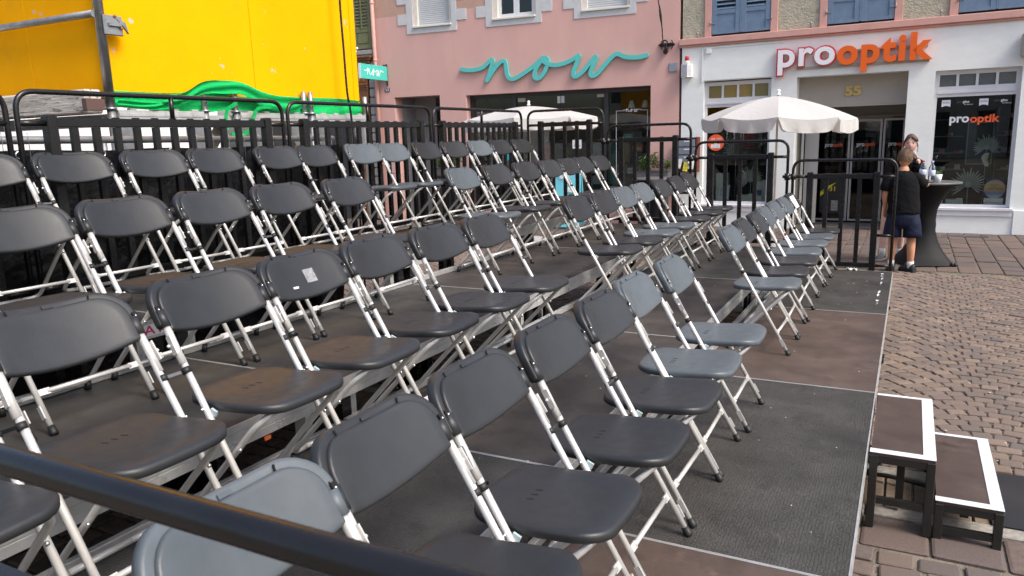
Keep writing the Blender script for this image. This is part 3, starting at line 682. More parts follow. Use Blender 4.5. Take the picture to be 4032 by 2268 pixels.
for x0, x1 in ((-2.265, -2.135), (-2.065, -1.535), (-1.445, -.995), (-.905, -.615)): MB().box(x0+.001, x1-.001, 1.117, 1.123, .086, 1.929).build('pane', m_glass_dark, dr)
room('shop_room', -2.5, -.4, 1.16, 3.6, .0, 2.6, m_dark, ob)
MB().box(-2.35, -.56, .36, 1.15, -.02, .012).build('threshold', mat('worn stone step', (.16, .14, .12), .8, 0, .2, 12), ob)
hd = MB().box(-2.28, -2.24, .42, .46, .05, 2.15).box(-2.238, -2.0, .60, .64, .05, 2.15); hd.build('open_door_leaf', mat('pale grey door', (.38, .38, .36), .5), ob)
MB().tube(bend([(-2.25, .40, .80), (-2.25, .33, .80), (-2.25, .33, 1.02), (-2.25, .40, 1.02)], .03, 4), .012, 8).build('door_handle', m_steel, ob)
sh = [('entrance', x) for x in (-1.94, -1.38, -.84)]
for _, x in sh:
    text('pro', m_print_w, dr, (x, x+.13, 1.44, 1.52), 1.095, .0005, .01); text('optik', m_print_o, dr, (x+.135, x+.32, 1.445, 1.54), 1.095, .0005, .01)
ps = thing('door_poster', 'black poster with yellow arrow and number on the glass door', 'poster', (0, 0, 0)); ps.parent = None; ps.location = OP; ps.rotation_euler = (0, 0, OA)
MB().box(-1.99, -1.60, 1.086, 1.089, .20, .88).build('poster_sheet', m_print_k, ps)
MB().prism([(-1.985, .52), (-1.985, .60), (-1.88, .70), (-1.70, .79), (-1.80, .70), (-1.88, .60)], 1.083, 1.0855, lambda u, v, t_: (u, t_, v)).build('arrow', mat('yellow print', (.75, .62, .02), .5), ps)
text('31', MATS['yellow print'], ps, (-1.82, -1.72, .62, .71), 1.083, .001, .01)
text('VERK', m_print_k, ps, (-1.96, -1.88, .60, .64), 1.0815, .0005, .01)
MB().box(-1.78, -1.66, 1.083, 1.0855, .24, .44).build('photo', mat('grey photo print', (.3, .3, .3), .6, 0, .6, 30), ps)
nb = thing('house_number', 'gold number fifty five above the optician entrance', 'house number', OP, OA); text('55', m_gold, nb, (-1.57, -1.30, 2.375, 2.545), .34, .010, .055)
# ---- big raised optician sign
sg = thing('shop_sign', 'large raised white and orange optician lettering above the entrance', 'shop sign', OP, OA)
MB().box(-2.36, -.26, -.035, -.002, 2.86, 2.90).box(-1.6, -.3, -.035, -.002, 3.10, 3.14).build('mounting_rail', m_greige, sg)
text('pro', m_redL, sg, (-2.70, -1.70, 2.748, 3.245), -.075, .036, .046, 'letter_edge', space=1.09)
text('pro', m_whiteL, sg, (-2.675, -1.725, 2.775, 3.22), -.116, .003, .024, 'lettering', space=1.09)
text('optik', m_orangeL, sg, (-1.690, -.222, 2.753, 3.34), -.080, .040, .036, 'lettering', space=1.12)
# ---- window graphics and displays
def on(n, l, c, g=None): return thing(n, l, c, OP, OA, g)
w = on('window_lettering', 'white and orange optician lettering on the right shop window', 'window lettering'); text('pro', m_print_w, w, (.10, .385, 1.80, 1.945), .128, .0006, .03); text('optik', m_print_o, w, (.395, .82, 1.80, 1.97), .128, .0006, .03)
w = on('window_lettering', 'white and orange optician lettering on the left shop window behind the parasol', 'window lettering'); text('pro', m_print_w, w, (-3.76, -3.47, 1.835, 1.98), .128, .0006, .03); text('optik', m_print_o, w, (-3.46, -3.04, 1.835, 2.0), .128, .0006, .03)
for x, lr in ((-.033, 'left'), (.508, 'right')):
    w = on('lens_brand_flag', 'white lens brand flag, the %s one of two on the right shop window' % lr, 'window flag')
    MB().prism([(x, 2.108), (x, 2.222), (x+.128, 2.222), (x+.128, 2.108), (x+.096, 2.122), (x+.064, 2.127), (x+.032, 2.122)], .1265, .1285, lambda u, v, t_: (u, t_, v)).build('flag_sheet', m_print_w, w); text('ZEISS', m_print_b, w, (x+.01, x+.118, 2.165, 2.19), .1255, .0004, .0)
    w = on('glass_brand_lettering', 'small white glass brand lettering, the %s one on the right shop window' % lr, 'window lettering'); o = x+.225 if lr == 'left' else x+.22
    text('pro', m_int2, w, (o, o+.075, 2.155, 2.195), .128, .0004, .012); text('glas', m_print_w, w, (o+.08, o+.175, 2.155, 2.205), .128, .0004, .02); text('BY BRILLE', m_print_w, w, (o+.105, o+.23, 2.132, 2.146), .128, .0004, .01)
dc = on('round_ad_disc', 'round sunset coloured advertising disc on a white box in the right window', 'advertising disc')
m_sun = bpy.data.materials.new('sunset print'); m_sun.use_nodes = True; n_ = m_sun.node_tree; tc = n_.nodes.new('ShaderNodeTexCoord'); sx_ = n_.nodes.new('ShaderNodeSeparateXYZ'); rp = n_.nodes.new('ShaderNodeValToRGB'); n_.links.new(tc.outputs['Generated'], sx_.inputs[0]); n_.links.new(sx_.outputs['Z'], rp.inputs[0]); n_.links.new(rp.outputs[0], n_.nodes['Principled BSDF'].inputs['Base Color'])
e = rp.color_ramp.elements; e[0].position = 0; e[0].color = (.75, .7, .72, 1); e[1].position = .28; e[1].color = (.12, .25, .55, 1); q = e.new(.42); q.color = (.72, .42, .22, 1); q = e.new(.8); q.color = (.78, .56, .30, 1); q = e.new(1); q.color = (.5, .42, .5, 1)
MB().prism([(.842+.155*math.cos(2*math.pi*i/28), .735+.155*math.sin(2*math.pi*i/28)) for i in range(28)], .20, .212, lambda u, v, t_: (u, t_, v)).build('disc', m_sun, dc)
m_br = mat('brown print', (.25, .12, .04), .6)
for tx, z0, z1, x0, x1 in (('HAUCH', .795, .82, .77, .90), ('VON', .765, .785, .79, .85), ('NICHTS', .725, .757, .765, .945)): text(tx, m_br, dc, (x0, x1, z0, z1), .198, .0005, .01)
bx = on('display_box', 'white and blue display box under the round advertising disc', 'box'); MB().box(.70, .975, .19, .25, .484, .582, .002).build('carton', m_print_w, bx); MB().box(.705, .97, .187, .1885, .505, .509).box(.72, .80, .187, .1885, .53, .535).build('print_lines', m_print_b, bx)
cb = on('shopping_bag', 'dark blue and red bag standing behind the advertising disc', 'bag'); MB().box(.72, .98, .36, .42, .48, .90).build('bag_body', m_print_b, cb); MB().box(.722, .98, .357, .3595, .66, .80).build('red_band', m_redL, cb)
def fan_leaf(x, y, z, r_, label, stem):
    t = on('fan_palm_leaf', label, 'palm leaf', 'fan palm leaves in the shop windows'); mm = mat('silver palm leaf', (.42, .45, .42), .6, 0, .15, 10)
    for i in range(22):
        a = R(-38+ (256)*i/21); l = r_*(.8+.25*math.sin(i*1.7)**2); b = MB(); w0 = .010+.012*r_
        p0, p1, p2 = .12*r_, .62*r_, l
        pts = [(p0, -.002), (p1, -w0), (p2*.9, -w0*.6), (p2, 0), (p2*.9, w0*.6), (p1, w0), (p0, .002)]
        b.prism(pts, -.002, .002, lambda u, v, t_: (x+u*math.cos(a)-v*math.sin(a), y+t_+.03*(u/r_)**2, z+u*math.sin(a)+v*math.cos(a))); b.build('leaflet', mm, t)
    b = MB().tube([(x, y+.02, z), (x, y+.03, stem)], .006, 6).ball((x, y+.01, z), (.05*r_/.25, .008, .05*r_/.25), 8).build('stalk', mm, t); return t
fan_leaf(.46, .32, .80, .29, 'pale fan palm leaf behind the bistro table in the right window', .43)
fan_leaf(.70, .62, 1.42, .22, 'dim fan palm leaf high in the right window', .43)
fan_leaf(-3.17, .32, .88, .26, 'pale fan palm leaf low in the left window', .43)
fan_leaf(-3.55, .7, 1.40, .28, 'dim fan palm leaf high in the left window', .43)
m_plinth = mat('pale green plinth', (.60, .66, .63), .6)
for x0, x1, z1, y0, lb in ((-3.83, -3.60, 1.01, .30, 'tall pale plinth at the left side of the left window'), (-3.07, -2.84, .85, .30, 'pale plinth at the right side of the left window'), (-3.41, -3.10, .59, .26, 'low pale plinth in the middle of the left window'), (.0, .10, .78, .30, 'pale plinth behind the bistro table in the right window'), (.14, .40, .55, .24, 'low pale plinth beside the palm leaf in the right window')):
    t = on('display_plinth', lb, 'plinth'); MB().box(x0, x1, y0, y0+.16, .42, z1, .003).build('plinth_body', m_plinth, t)
    if z1 < .9: MB().box(x1-.10, x1-.01, y0+.02, y0+.04, z1+.003, z1+.022).build('price_strip', m_print_w, t)
bd = on('info_board', 'pale blue leaning information board in the left window', 'board'); MB().prism([(-3.77, .49), (-3.56, .49), (-3.535, .785), (-3.745, .785)], .20, .206, lambda u, v, t_: (u, t_+.08*(v-.49), v)).build('board_sheet', mat('pale blue print', (.62, .74, .78), .5, 0, .1, 20), bd)
for i in range(5): MB().box(-3.72, -3.62, .199+.08*(.20-i*.03), .2005+.08*(.2-i*.03), .72-i*.035, .728-i*.035).build('text_line', m_print_b, bd)
bp = on('product_pack', 'blue hanging product pack on the right plinth of the left window', 'pack'); MB().box(-3.03, -2.95, .25, .28, .60, .69).build('pack_body', m_print_b, bp); MB().box(-3.03, -2.93, .24, .27, .50, .57).build('carton', m_plinth, bp)
ff = on('fish_cutout', 'white and dark striped fish cutout hanging in the right window', 'fish cutout')
MB().prism([(.62, 1.26), (.66, 1.32), (.73, 1.33), (.72, 1.27), (.70, 1.2), (.74, 1.1), (.68, 1.11), (.645, 1.17)], .40, .408, lambda u, v, t_: (u, t_, v)).build('body', m_plinth, ff); MB().prism([(.68, 1.30), (.72, 1.29), (.70, 1.22), (.75, 1.13), (.70, 1.16), (.67, 1.22)], .392, .399, lambda u, v, t_: (u, t_, v)).build('stripe', m_gold, ff)
pf = on('picture_frame', 'large framed grey picture hanging in the right window', 'picture'); framebox(MB(), .40, .80, 1.12, 1.85, .018, .80, .83).build('frame', m_grey, pf); MB().box(.418, .782, .81, .82, 1.138, 1.832).build('print_sheet', mat('dim print', (.06, .065, .06), .6, 0, .4, 4), pf)
pf = on('sale_poster', 'dark poster with red twenty percent print in the left window', 'poster'); MB().box(-3.56, -3.05, .60, .605, 1.25, 1.90).build('poster_sheet', mat('dark print', (.05, .045, .045), .6), pf); text('20%', m_redL, pf, (-3.42, -3.18, 1.66, 1.75), .596, .0006, .02)
for i in range(3): MB().box(-3.44, -3.18+.02*i, .596, .598, 1.58-i*.05, 1.59-i*.05).build('text_line', m_redL, pf)
sk = on('round_sticker', 'round orange sticker with small white packs on the left shop window', 'sticker'); MB().prism([(-3.806+.157*math.cos(2*math.pi*i/32), 1.607+.157*math.sin(2*math.pi*i/32)) for i in range(32)], .1265, .1285, lambda u, v, t_: (u, t_, v)).build('sticker_sheet', m_print_o, sk)
for x0, z1 in ((-3.90, 1.575), (-3.84, 1.60), (-3.78, 1.58)): MB().box(x0, x0+.055, .1235, .1262, 1.50, z1).build('pack_print', m_print_w, sk)
text('10€', m_print_w, sk, (-3.90, -3.82, 1.655, 1.695), .126, .0005, .01)
MB().box(-3.80, -3.69, .1245, .1262, 1.685, 1.692).box(-3.80, -3.70, .1245, .1262, 1.668, 1.674).build('text_line', m_print_w, sk)
for x0, x1, nm in ((-.15, .38, 'left'), (.86, 1.3, 'right')):
    t = on('display_shelf', 'grey spectacle display shelves at the %s inside the right shop window' % nm, 'shelf')
    for k in range(5): MB().box(x0, x1, 1.3, 1.6, .7+k*.3, .715+k*.3).build('shelf_board', m_grey, t)
    MB().box(x0, x0+.03, 1.28, 1.62, .42, 2.1).build('upright', m_int2, t)
    rs_ = random.Random(int(x0*100))
    for k in range(5):
        for q in range(3): xx = rs_.uniform(x0+.05, x1-.06); MB().box(xx, xx+.09, 1.3, 1.34, .716+k*.3, .745+k*.3+rs_.uniform(0, .06)).build('spectacles', rs_.choice((m_print_k, m_print_w, m_greige, m_redL)), t)
t = on('display_shelf', 'grey spectacle display shelves inside the left shop window', 'shelf')
for k in range(4): MB().box(-3.0, -2.65, 1.2, 1.5, .8+k*.34, .815+k*.34).build('shelf_board', m_grey, t)
MB().box(-3.02, -3.0, 1.18, 1.52, .42, 2.0).build('upright', m_int2, t)
for i, (x, c_, l) in enumerate(((-4.3, (.35, .33, .30), 'cream'), (-4.0, (.06, .10, .14), 'dark blue'), (-3.2, (.30, .10, .08), 'brick red'), (-2.9, (.22, .22, .21), 'grey'), (-2.05, (.40, .38, .34), 'pale'), (-1.75, (.08, .16, .13), 'dark green'))):
    t = thing('garment', '%s garment hanging inside the pink house shop' % l, 'garment', (0, 0, 0)); t.location = (-3.96, 6.55, 0); t.rotation_euler = (0, 0, R(4))
    MB().prism([(x-.20, .75), (x+.20, .75), (x+.17, 1.45), (x+.24, 1.40), (x+.10, 1.66), (x-.10, 1.66), (x-.24, 1.40), (x-.17, 1.45)], 1.1, 1.18, lambda u, v, t_: (u, t_+.03*math.sin(u*40), v)).build('cloth', mat('cloth '+l, c_, .9, 0, .2, 12), t); MB().tube([(x-.1, 1.14, 1.67), (x, 1.14, 1.74), (x+.1, 1.14, 1.67)], .006, 6).build('hanger', m_steel, t)
# ---- things on the white wall
al = on('alarm_siren', 'white slatted alarm box with red lamp on the white pier', 'alarm'); yb = -.15
MB().prism([(-4.43, -.16), (-4.30, -.20), (-4.24, -.12), (-4.24, -.002), (-4.43, -.002)], 2.85, 3.09, lambda u, v, t_: (u, v, t_)).build('housing', m_print_w, al)
for i in range(10): MB().bar((-4.425, -.1625, 2.868+i*.022), (-4.307, -.199, 2.868+i*.022), .004, .008).build('louvre', m_grey, al)
for i in range(9): MB().bar((-4.292, -.193, 2.88+i*.022), (-4.246, -.132, 2.88+i*.022), .004, .006).build('louvre', m_grey, al)
MB().lathe([(.05, 0), (.045, .06), (.04, .062)], 14, (-4.335, -.10, 3.091)).build('lamp_base', m_sill, al); MB().lathe([(.041, 0), (.038, .075), (.03, .085), (.0, .088)], 14, (-4.335, -.10, 3.153)).build('red_lamp', mat('red lamp plastic', (.62, .02, .025), .3, coat=.5), al)
jb = on('junction_box', 'small white junction box below the pink cornice', 'junction box'); MB().box(-3.99, -3.89, -.06, -.013, 3.255, 3.35, .01).build('box_body', m_print_w, jb)
cdt = on('cable_conduit', 'white cable conduit running along and down the white plaster', 'conduit'); MB().box(-4.07, -4.04, -.03, -.001, 2.75, 3.365).box(-4.039, -2.6, -.03, -.013, 3.355, 3.375).build('conduit_body', m_wplaster, cdt)
wl = on('wall_lamp', 'grey wall lamp at the right edge above the right window', 'lamp'); MB().box(1.0, 1.3, -.25, -.01, 2.82, 3.2, .03).build('lamp_housing', m_greige, wl)
mb_ = on('letterbox_stand', 'dark letterbox rack stuffed with newspapers on the white pier', 'letterboxes')
MB().box(-4.46, -4.10, -.22, -.02, 1.06, 1.72, .005).build('cabinet', m_anth, mb_)
MB().box(-4.1, -4.075, -.23, -.02, 1.06, 1.725).build('side_panel', mat('rust red panel', (.16, .03, .02), .6), mb_)
for z in (1.55, 1.40, 1.25): 
    dd = MB().box(-4.45, -4.12, -.236, -.221, z, z+.13, .004).build('letterbox_door', mat('blue grey enamel', (.20, .23, .28), .4), mb_)
    MB().box(-4.33, -4.22, -.240, -.2365, z+.085, z+.105).build('name_strip', m_print_w, dd); MB().ball((-4.28, -.238, z+.04), .010, 8).build('lock', m_steel, dd)
for i, (x, z, a) in enumerate(((-4.41, 1.22, .3), (-4.27, 1.16, -.2), (-4.17, 1.30, .15), (-4.16, 1.20, -.3))):
    t = on('newspaper', ['folded newspaper at the left of the letterbox rack', 'rolled yellow newspaper hanging lowest from the letterbox rack', 'folded newspaper in the right top slot of the letterbox rack', 'folded newspaper in the right lower slot of the letterbox rack'][i], 'newspaper')
    MB().bar((x-.03*math.cos(a), -.26, z-.08), (x+.03*math.sin(a), -.22, z+.10), .09, .03, (0, -1, .2)).build('paper_roll', mat('newsprint', (.62, .62, .58), .8, 0, .3, 25) if i != 1 else mat('yellow newsprint', (.62, .52, .06), .8, 0, .5, 18), t)
# ---- pink house -----------------------------------------------------------
PP = (-3.96, 6.55, 0); PA = R(4)
pb = thing('pink_house', 'pink plastered shop house with grey stone window surrounds', 'house', PP, PA)
win = [(-5.88, -4.93), (-3.95, -2.98), (-1.99, -1.01)]
wall('plaster_wall', m_pink, pb, -6.91, -.03, 0, 4.53, [(-6.47, -5.30, -.01, 2.785), (-4.65, -.585, .30, 2.745)]+[(a, b_, 4.235, 4.53) for a, b_ in win], .32)
wall('plaster_wall', m_pink2, pb, -6.91, -.03, 4.531, 7.6, [(a, b_, 4.531, 5.9) for a, b_ in win], .32)
for (a, b_), kind in zip(win, ('roller', 'sash', 'roller')):
    s_ = MB().box(a-.165, a-.001, -.014, .06, 4.115, 6.0, .003).box(b_+.001, b_+.125, -.014, .06, 4.115, 6.0, .003).box(a, b_, -.014, .06, 4.115, 4.232, .003)
    for z0 in (4.32, 4.75, 5.2): s_.box(a-.39, a-.166, -.014, .03, z0, z0+.225, .003).box(b_+.126, b_+.36, -.014, .03, z0, z0+.225, .003)
    sr = s_.build('window_surround', m_surr, pb)
    MB().box(a+.0, b_, -.05, .12, 4.236, 4.275, .005).box(a+.02, b_-.02, -.03, .1, 4.233, 4.2355).build('sill', m_sill, sr)
    MB().box(a+.001, a+.10, .02, .16, 4.276, 5.9).box(b_-.06, b_-.001, .02, .16, 4.276, 5.9).build('jamb', m_sill, sr)
    if kind == 'roller':
        for i in range(24): MB().box(a+.101, b_-.061, .09-.003, .11, 4.285+i*.04, 4.285+i*.04+.036, .004).build('slat', m_slat, sr)
    else:
        mid = (a+b_)/2+.02
        f = framebox(MB(), a+.101, mid-.002, 4.30, 5.88, .06, .09, .14); framebox(f, mid+.002, b_-.061, 4.30, 5.88, .06, .09, .14); f.box(a+.101, b_-.061, .08, .15, 4.277, 4.30); fo = f.build('sash', m_wframe, sr)
        for x0, x1 in ((a+.161, mid-.062), (mid+.062, b_-.121)): MB().box(x0+.001, x1-.001, .11, .116, 4.361, 5.819).build('pane', m_wglass, fo)
        MB().box(a+.1, b_-.06, .4, .42, 4.276, 5.9).build('room_back', m_dark, sr)
# door passage
rc = MB(); rc.box(-6.47-.02, -6.47, .322, 1.4, 0, 2.8).box(-5.30, -5.28, .322, 1.4, 0, 2.8).box(-6.47, -5.3, .322, 1.4, 2.79, 2.81); rc.build('passage_wall', m_grey, pb)
MB().box(-6.47, -5.9, .9, .92, 0, 2.79).build('passage_back', m_grey, pb); MB().box(-5.9, -5.3, 1.1, 1.12, 0, 2.79).build('passage_door', m_anth, pb)
MB().box(-6.2, -5.95, .86, .899, 0, .09).build('skirting', m_anth, pb)
# shop glazing
f = MB(); y0, y1 = .20, .27
f.box(-4.649, -.586, y0, y1, 2.66, 2.744).box(-4.649, -4.56, y0, y1, .301, 2.659).box(-.62, -.586, y0, y1, .301, 2.659).box(-4.559, -.621, y0, y1, .301, .36)
for x in (-3.60, -1.55): f.box(x-.045, x+.045, y0, y1, .361, 2.659)
sf = f.build('shop_front_frame', m_anth, pb)
for x0, x1 in ((-4.559, -3.646), (-3.554, -2.555), (-2.545, -1.596), (-1.504, -.621)): MB().box(x0+.001, x1-.001, .232, .240, .362, 2.658).build('pane', m_glass, sf)
for x in (-2.62, -2.535): MB().box(x, x+.07, .222, .250, 2.50, 2.64).build('glass_clamp', m_alu, sf)
MB().box(-3.52, -3.35, .222, .25, 2.56, 2.64).box(-1.75, -1.6, .222, .25, 2.58, 2.64).build('glass_clamp', m_greige, sf)
room('shop_room', -4.9, -.4, .36, 3.2, .0, 2.9, m_int2, pb)
MB().box(-4.6, -3.7, 1.4, 1.9, .3, 1.0).box(-1.4, -.65, .8, 1.1, .3, 1.0).build('shelf_unit', m_dark, pb)
for nm_, c_, x, z, w_, h_ in (('brown', (.35, .2, .12), -1.35, 1.0, .09, .20), ('white', (.6, .6, .58), -1.12, 1.0, .10, .12), ('red', (.35, .04, .03), -.93, 1.0, .06, .16), ('ochre', (.45, .28, .03), -.78, 1.0, .07, .22), ('teal', (.05, .28, .27), -1.2, 1.72, .10, .10), ('orange', (.5, .12, .02), -1.0, 1.45, .12, .14), ('grey', (.2, .2, .2), -2.9, 1.0, .1, .3), ('cream', (.5, .45, .35), -4.2, 1.0, .12, .25)):
    t = thing('shop_item', '%s item on display inside the pink house shop window' % nm_, 'shop item', PP, PA, 'goods inside the pink house shop')
    MB().box(x-w_, x+w_, .62, .74, z, z+h_, .01).build('item_body', mat('goods '+nm_, c_, .7, 0, .3, 20), t); MB().box(x-w_*.6, x+w_*.6, .615, .6195, z+h_*.3, z+h_*.6).build('item_label', m_greige, t)
for x, z, lb in ((-1.32, 1.55, 'brown paper bag hanging in the right shop pane'), (-1.15, 2.45, 'white ceiling spotlight at the left of the right shop pane'), (-.86, 2.45, 'white ceiling spotlight at the right of the right shop pane')):
    t = thing('hanging_bag' if 'bag' in lb else 'spotlight', lb, 'bag' if 'bag' in lb else 'spotlight', PP, PA)
    if 'bag' in lb: MB().lathe([(.05, 0), (.14, .02), (.15, .25), (.10, .42), (.02, .55)], 10, (x, .8, z-.35)).build('bag_body', mat('kraft brown', (.36, .22, .13), .8, 0, .2, 9), t)
    else: MB().lathe([(.04, .0), (.08, -.14), (.07, -.15)], 12, (x, .7, z+.05)).build('lamp_shade', m_print_w, t); MB().tube([(x, .7, z+.05), (x, .7, 2.88)], .008, 6).build('rod', m_anth, t)
fd = thing('window_lettering', 'thin white line frame with script lettering on the dark shop pane', 'window lettering', PP, PA)
MB().box(-1.352, -1.344, .228, .2305, 1.0, 2.29).box(-.706, -.698, .228, .2305, 1.35, 2.29).box(-1.343, -1.19, .228, .2305, 2.283, 2.29).box(-.84, -.707, .228, .2305, 2.283, 2.29).box(-1.343, -1.18, .228, .2305, 1.0, 1.007).build('line_frame', m_print_w, fd)
NOW = [(-4.71, 3.295), (-4.58, 3.268), (-4.40, 3.262), (-4.20, 3.30), (-4.06, 3.40), (-3.985, 3.445), (-3.965, 3.40), (-4.03, 3.22), (-4.095, 3.045), (-4.115, 3.02), (-4.09, 3.05), (-3.98, 3.19), (-3.84, 3.34), (-3.74, 3.40), (-3.67, 3.38), (-3.655, 3.26), (-3.635, 3.12), (-3.575, 3.04), (-3.49, 3.025), (-3.36, 3.07), (-3.17, 3.17), (-3.0, 3.27), (-2.90, 3.35), (-2.82, 3.405), (-2.735, 3.39), (-2.715, 3.30), (-2.765, 3.17), (-2.85, 3.05), (-2.945, 3.0), (-3.015, 3.04), (-3.0, 3.16), (-2.92, 3.28), (-2.83, 3.345), (-2.70, 3.27), (-2.52, 3.245), (-2.35, 3.27), (-2.18, 3.33), (-2.08, 3.385), (-2.04, 3.395), (-2.065, 3.32), (-2.12, 3.19), (-2.165, 3.07), (-2.145, 3.0), (-2.07, 3.005), (-1.95, 3.09), (-1.80, 3.25), (-1.71, 3.345), (-1.685, 3.345), (-1.72, 3.25), (-1.775, 3.12), (-1.80, 3.03), (-1.755, 2.985), (-1.66, 3.02), (-1.52, 3.16), (-1.38, 3.30), (-1.27, 3.375), (-1.19, 3.36), (-1.08, 3.31), (-.95, 3.29), (-.80, 3.285), (-.66, 3.31)]
ns = thing('shop_sign', 'large turquoise handwritten script sign on the pink wall', 'shop sign', PP, PA)
ribbon([(p.x, p.y) for p in catmull([(a, z, 0) for a, z in NOW], 4)], .082, -.06, -.012, m_teal, ns, 'script_stroke', .00008)
sc = lambda x0, x1, z0, z1: [(x0+(p.x+4.71)/4.05*(x1-x0), z0+(p.y-2.98)/.465*(z1-z0)) for p in catmull([(a, z, 0) for a, z in NOW], 2)]
ribbon(sc(-1.19, -.84, 2.255, 2.325), .009, .228, .2305, m_print_w, fd, 'script_stroke', .00001)
hn = thing('house_number', 'small dark blue enamel number plate beside the downpipe', 'house number', PP, PA); MB().box(-6.705, -6.58, -.012, -.001, 2.915, 3.005, .003).build('plate', mat('dark blue enamel', (.012, .015, .06), .3), hn); text('53', m_print_w, hn, (-6.685, -6.60, 2.93, 2.99), -.0135, .001, .01)
eb = thing('meter_box', 'grey square meter cover at the right end of the pink wall', 'meter box', PP, PA); MB().box(-.225, -.075, -.03, -.001, 2.975, 3.14, .006).build('cover', mat('blue grey metal', (.24, .27, .32), .5), eb)
for x in (-.215, -.085):
    for z in (2.985, 3.13): MB().ball((x, -.031, z), .005, 6).build('screw', m_black, eb)
bs = thing('blade_sign', 'small turquoise script sign projecting from the pink wall', 'hanging sign', PP, PA)
m_al = mat('white sign edge', (.72, .72, .74), .4)
MB().box(-6.65, -6.60, -1.08, -.03, 3.155, 3.465, .003).build('sign_box', m_turq, bs); MB().box(-6.652, -6.598, -1.09, -1.0805, 3.153, 3.467).build('end_cap', m_al, bs)
MB().box(-6.64, -6.61, -.03, -.001, 3.05, 3.52).box(-6.64, -6.61, -.14, -.031, 3.475, 3.50).build('bracket', m_anth, bs)
pts = sc(0, .76, 3.235, 3.385); r_o = ribbon(pts, .017, 0, .003, m_print_w, bs, 'script_stroke', .00001); r_o.location = (-6.598, -.94, 0); r_o.rotation_euler = (0, 0, math.pi/2)
an = thing('wall_anchor', 'ornate black iron wall anchor at the right end of the pink wall', 'wall anchor', PP, PA)
MB().box(-.40, -.15, -.03, -.001, 3.455, 3.515, .006).prism([(-.40, 3.455), (-.40, 3.515), (-.44, 3.485)], -.025, -.002, lambda u, v, t_: (u, t_, v)).prism([(-.15, 3.455), (-.15, 3.515), (-.11, 3.485)], -.025, -.002, lambda u, v, t_: (u, t_, v)).build('plate', m_black, an)
for x in (-.38, -.17):
    for s_ in (-1, 1): MB().tube(catmull([(x, -.015, 3.485+s_*.03), (x, -.02, 3.485+s_*.065), (x+(.02 if x < -.3 else -.02), -.02, 3.485+s_*.075)], 3), .008, 6).build('scroll', m_black, an)
MB().box(-.305, -.245, -.10, -.002, 3.34, 3.455, .006).tube([(-.275, -.10, 3.345), (-.275, -.14, 3.345)], .045, 10).build('hook_block', m_black, an); MB().tube([(-.30+.045*math.cos(a), -.06, 3.52+.045*math.sin(a)) for a in [i*math.pi/5 for i in range(11)]], .014, 8).build('ring', m_black, an)
rp_ = thing('rope', 'black rope hanging from above to the iron wall anchor', 'rope', PP, PA); rk = catmull([(-.43, -.2, 5.2), (-.41, -.19, 4.35), (-.385, -.17, 4.15), (-.365, -.16, 3.98), (-.34, -.15, 3.78), (-.325, -.14, 3.57), (-.29, -.12, 3.42), (-.265, -.10, 3.42), (-.27, -.08, 3.5)], 5)
MB().tube(rk, [.011+.014*max(0, 1-abs(p.z-4.02)/.2) for p in rk], 8).build('rope_body', m_black, rp_)
m_pipe = mat('pink painted pipe', (.60, .34, .29), .5)
dp = thing('downpipe', 'pink painted rain downpipe at the left end of the pink house', 'downpipe', PP, PA); MB().tube([(-6.865, -.09, 0), (-6.865, -.09, 7.5)], .045, 14).build('pipe', m_pipe, dp)
for z in (1.3, 3.6, 4.82): MB().tube([(-6.865, -.09, z), (-6.865, -.09, z+.03)], .052, 14).box(-6.875, -6.855, -.05, 0, z+.005, z+.025).build('pipe_clamp', m_pipe, dp)
no = thing('paper_note', 'white printed paper note on the glass shop door', 'note', PP, PA); MB().box(-2.30, -2.10, .227, .2295, 1.55, 1.73).build('sheet', m_print_w, no); text('Tür', m_print_b, no, (-2.25, -2.15, 1.65, 1.69), .2262, .0004, .01); text('defekt', m_print_b, no, (-2.27, -2.12, 1.595, 1.635), .2262, .0004, .01)
ta = thing('teal_sticker', 'teal rounded contact sticker on the left shop pane', 'sticker', PP, PA); MB().prism(rrect(-3.90, -3.72, 1.33, 1.57, .06), .226, .2285, lambda u, v, t_: (u, t_, v)).build('sticker_sheet', mat('teal print', (.03, .45, .52), .5), ta); framebox(MB(), -3.84, -3.78, 1.46, 1.52, .008, .224, .2258).build('camera_print', m_print_w, ta)
# ---- old stone and timber house at the left ------------------------------
nb_ = thing('stone_house', 'old grey stone house with carved timber shop portal and green shutter', 'house', PP, PA)
m_stone = mat('grey dressed stone', (.30, .30, .29), .9, 0, .15, 6, .6, 30, bdist=.01); m_wood = mat('carved brown wood', (.20, .085, .03), .5, 0, .3, 5, .3, 40, streak=.3); m_green = mat('olive green paint', (.16, .17, .075), .6, 0, .1, 8)
wall('stone_wall', m_stone, nb_, -11, -6.92, 0, 7.6, [(-10.2, -7.46, -.01, 3.3), (-8.3, -7.42, 3.9, 5.4)], .3, .06)
z = .02
while z < 3.5: MB().box(-7.10, -6.935, -.05, .058, z, z+.185, .02).build('quoin_block', m_stone, nb_); z += .20
MB().box(-7.5, -6.93, -.12, .058, 3.76, 3.85, .01).box(-7.5, -6.95, -.08, .058, 3.7, 3.759).build('stone_ledge', m_stone, nb_)
for i, (d_, z0, z1) in enumerate(((.20, 3.68, 3.72), (.16, 3.63, 3.679), (.12, 3.57, 3.629), (.07, 3.5, 3.569))): MB().box(-10.4, -7.12+d_*.9, -d_, .058, z0, z1-.001, .006).build('cornice_moulding', m_wood, nb_)
MB().box(-7.44, -7.14, -.06, .058, 0, 3.499, .004).build('pilaster', m_wood, nb_)
for d_, z0, z1 in ((.12, 3.09, 3.13), (.10, 3.04, 3.089), (.08, 2.99, 3.039), (.08, .9, .98), (.08, 1.5, 1.54)): MB().box(-7.46, -7.12, -d_, -.061, z0, z1, .005).build('capital_moulding', m_wood, nb_)
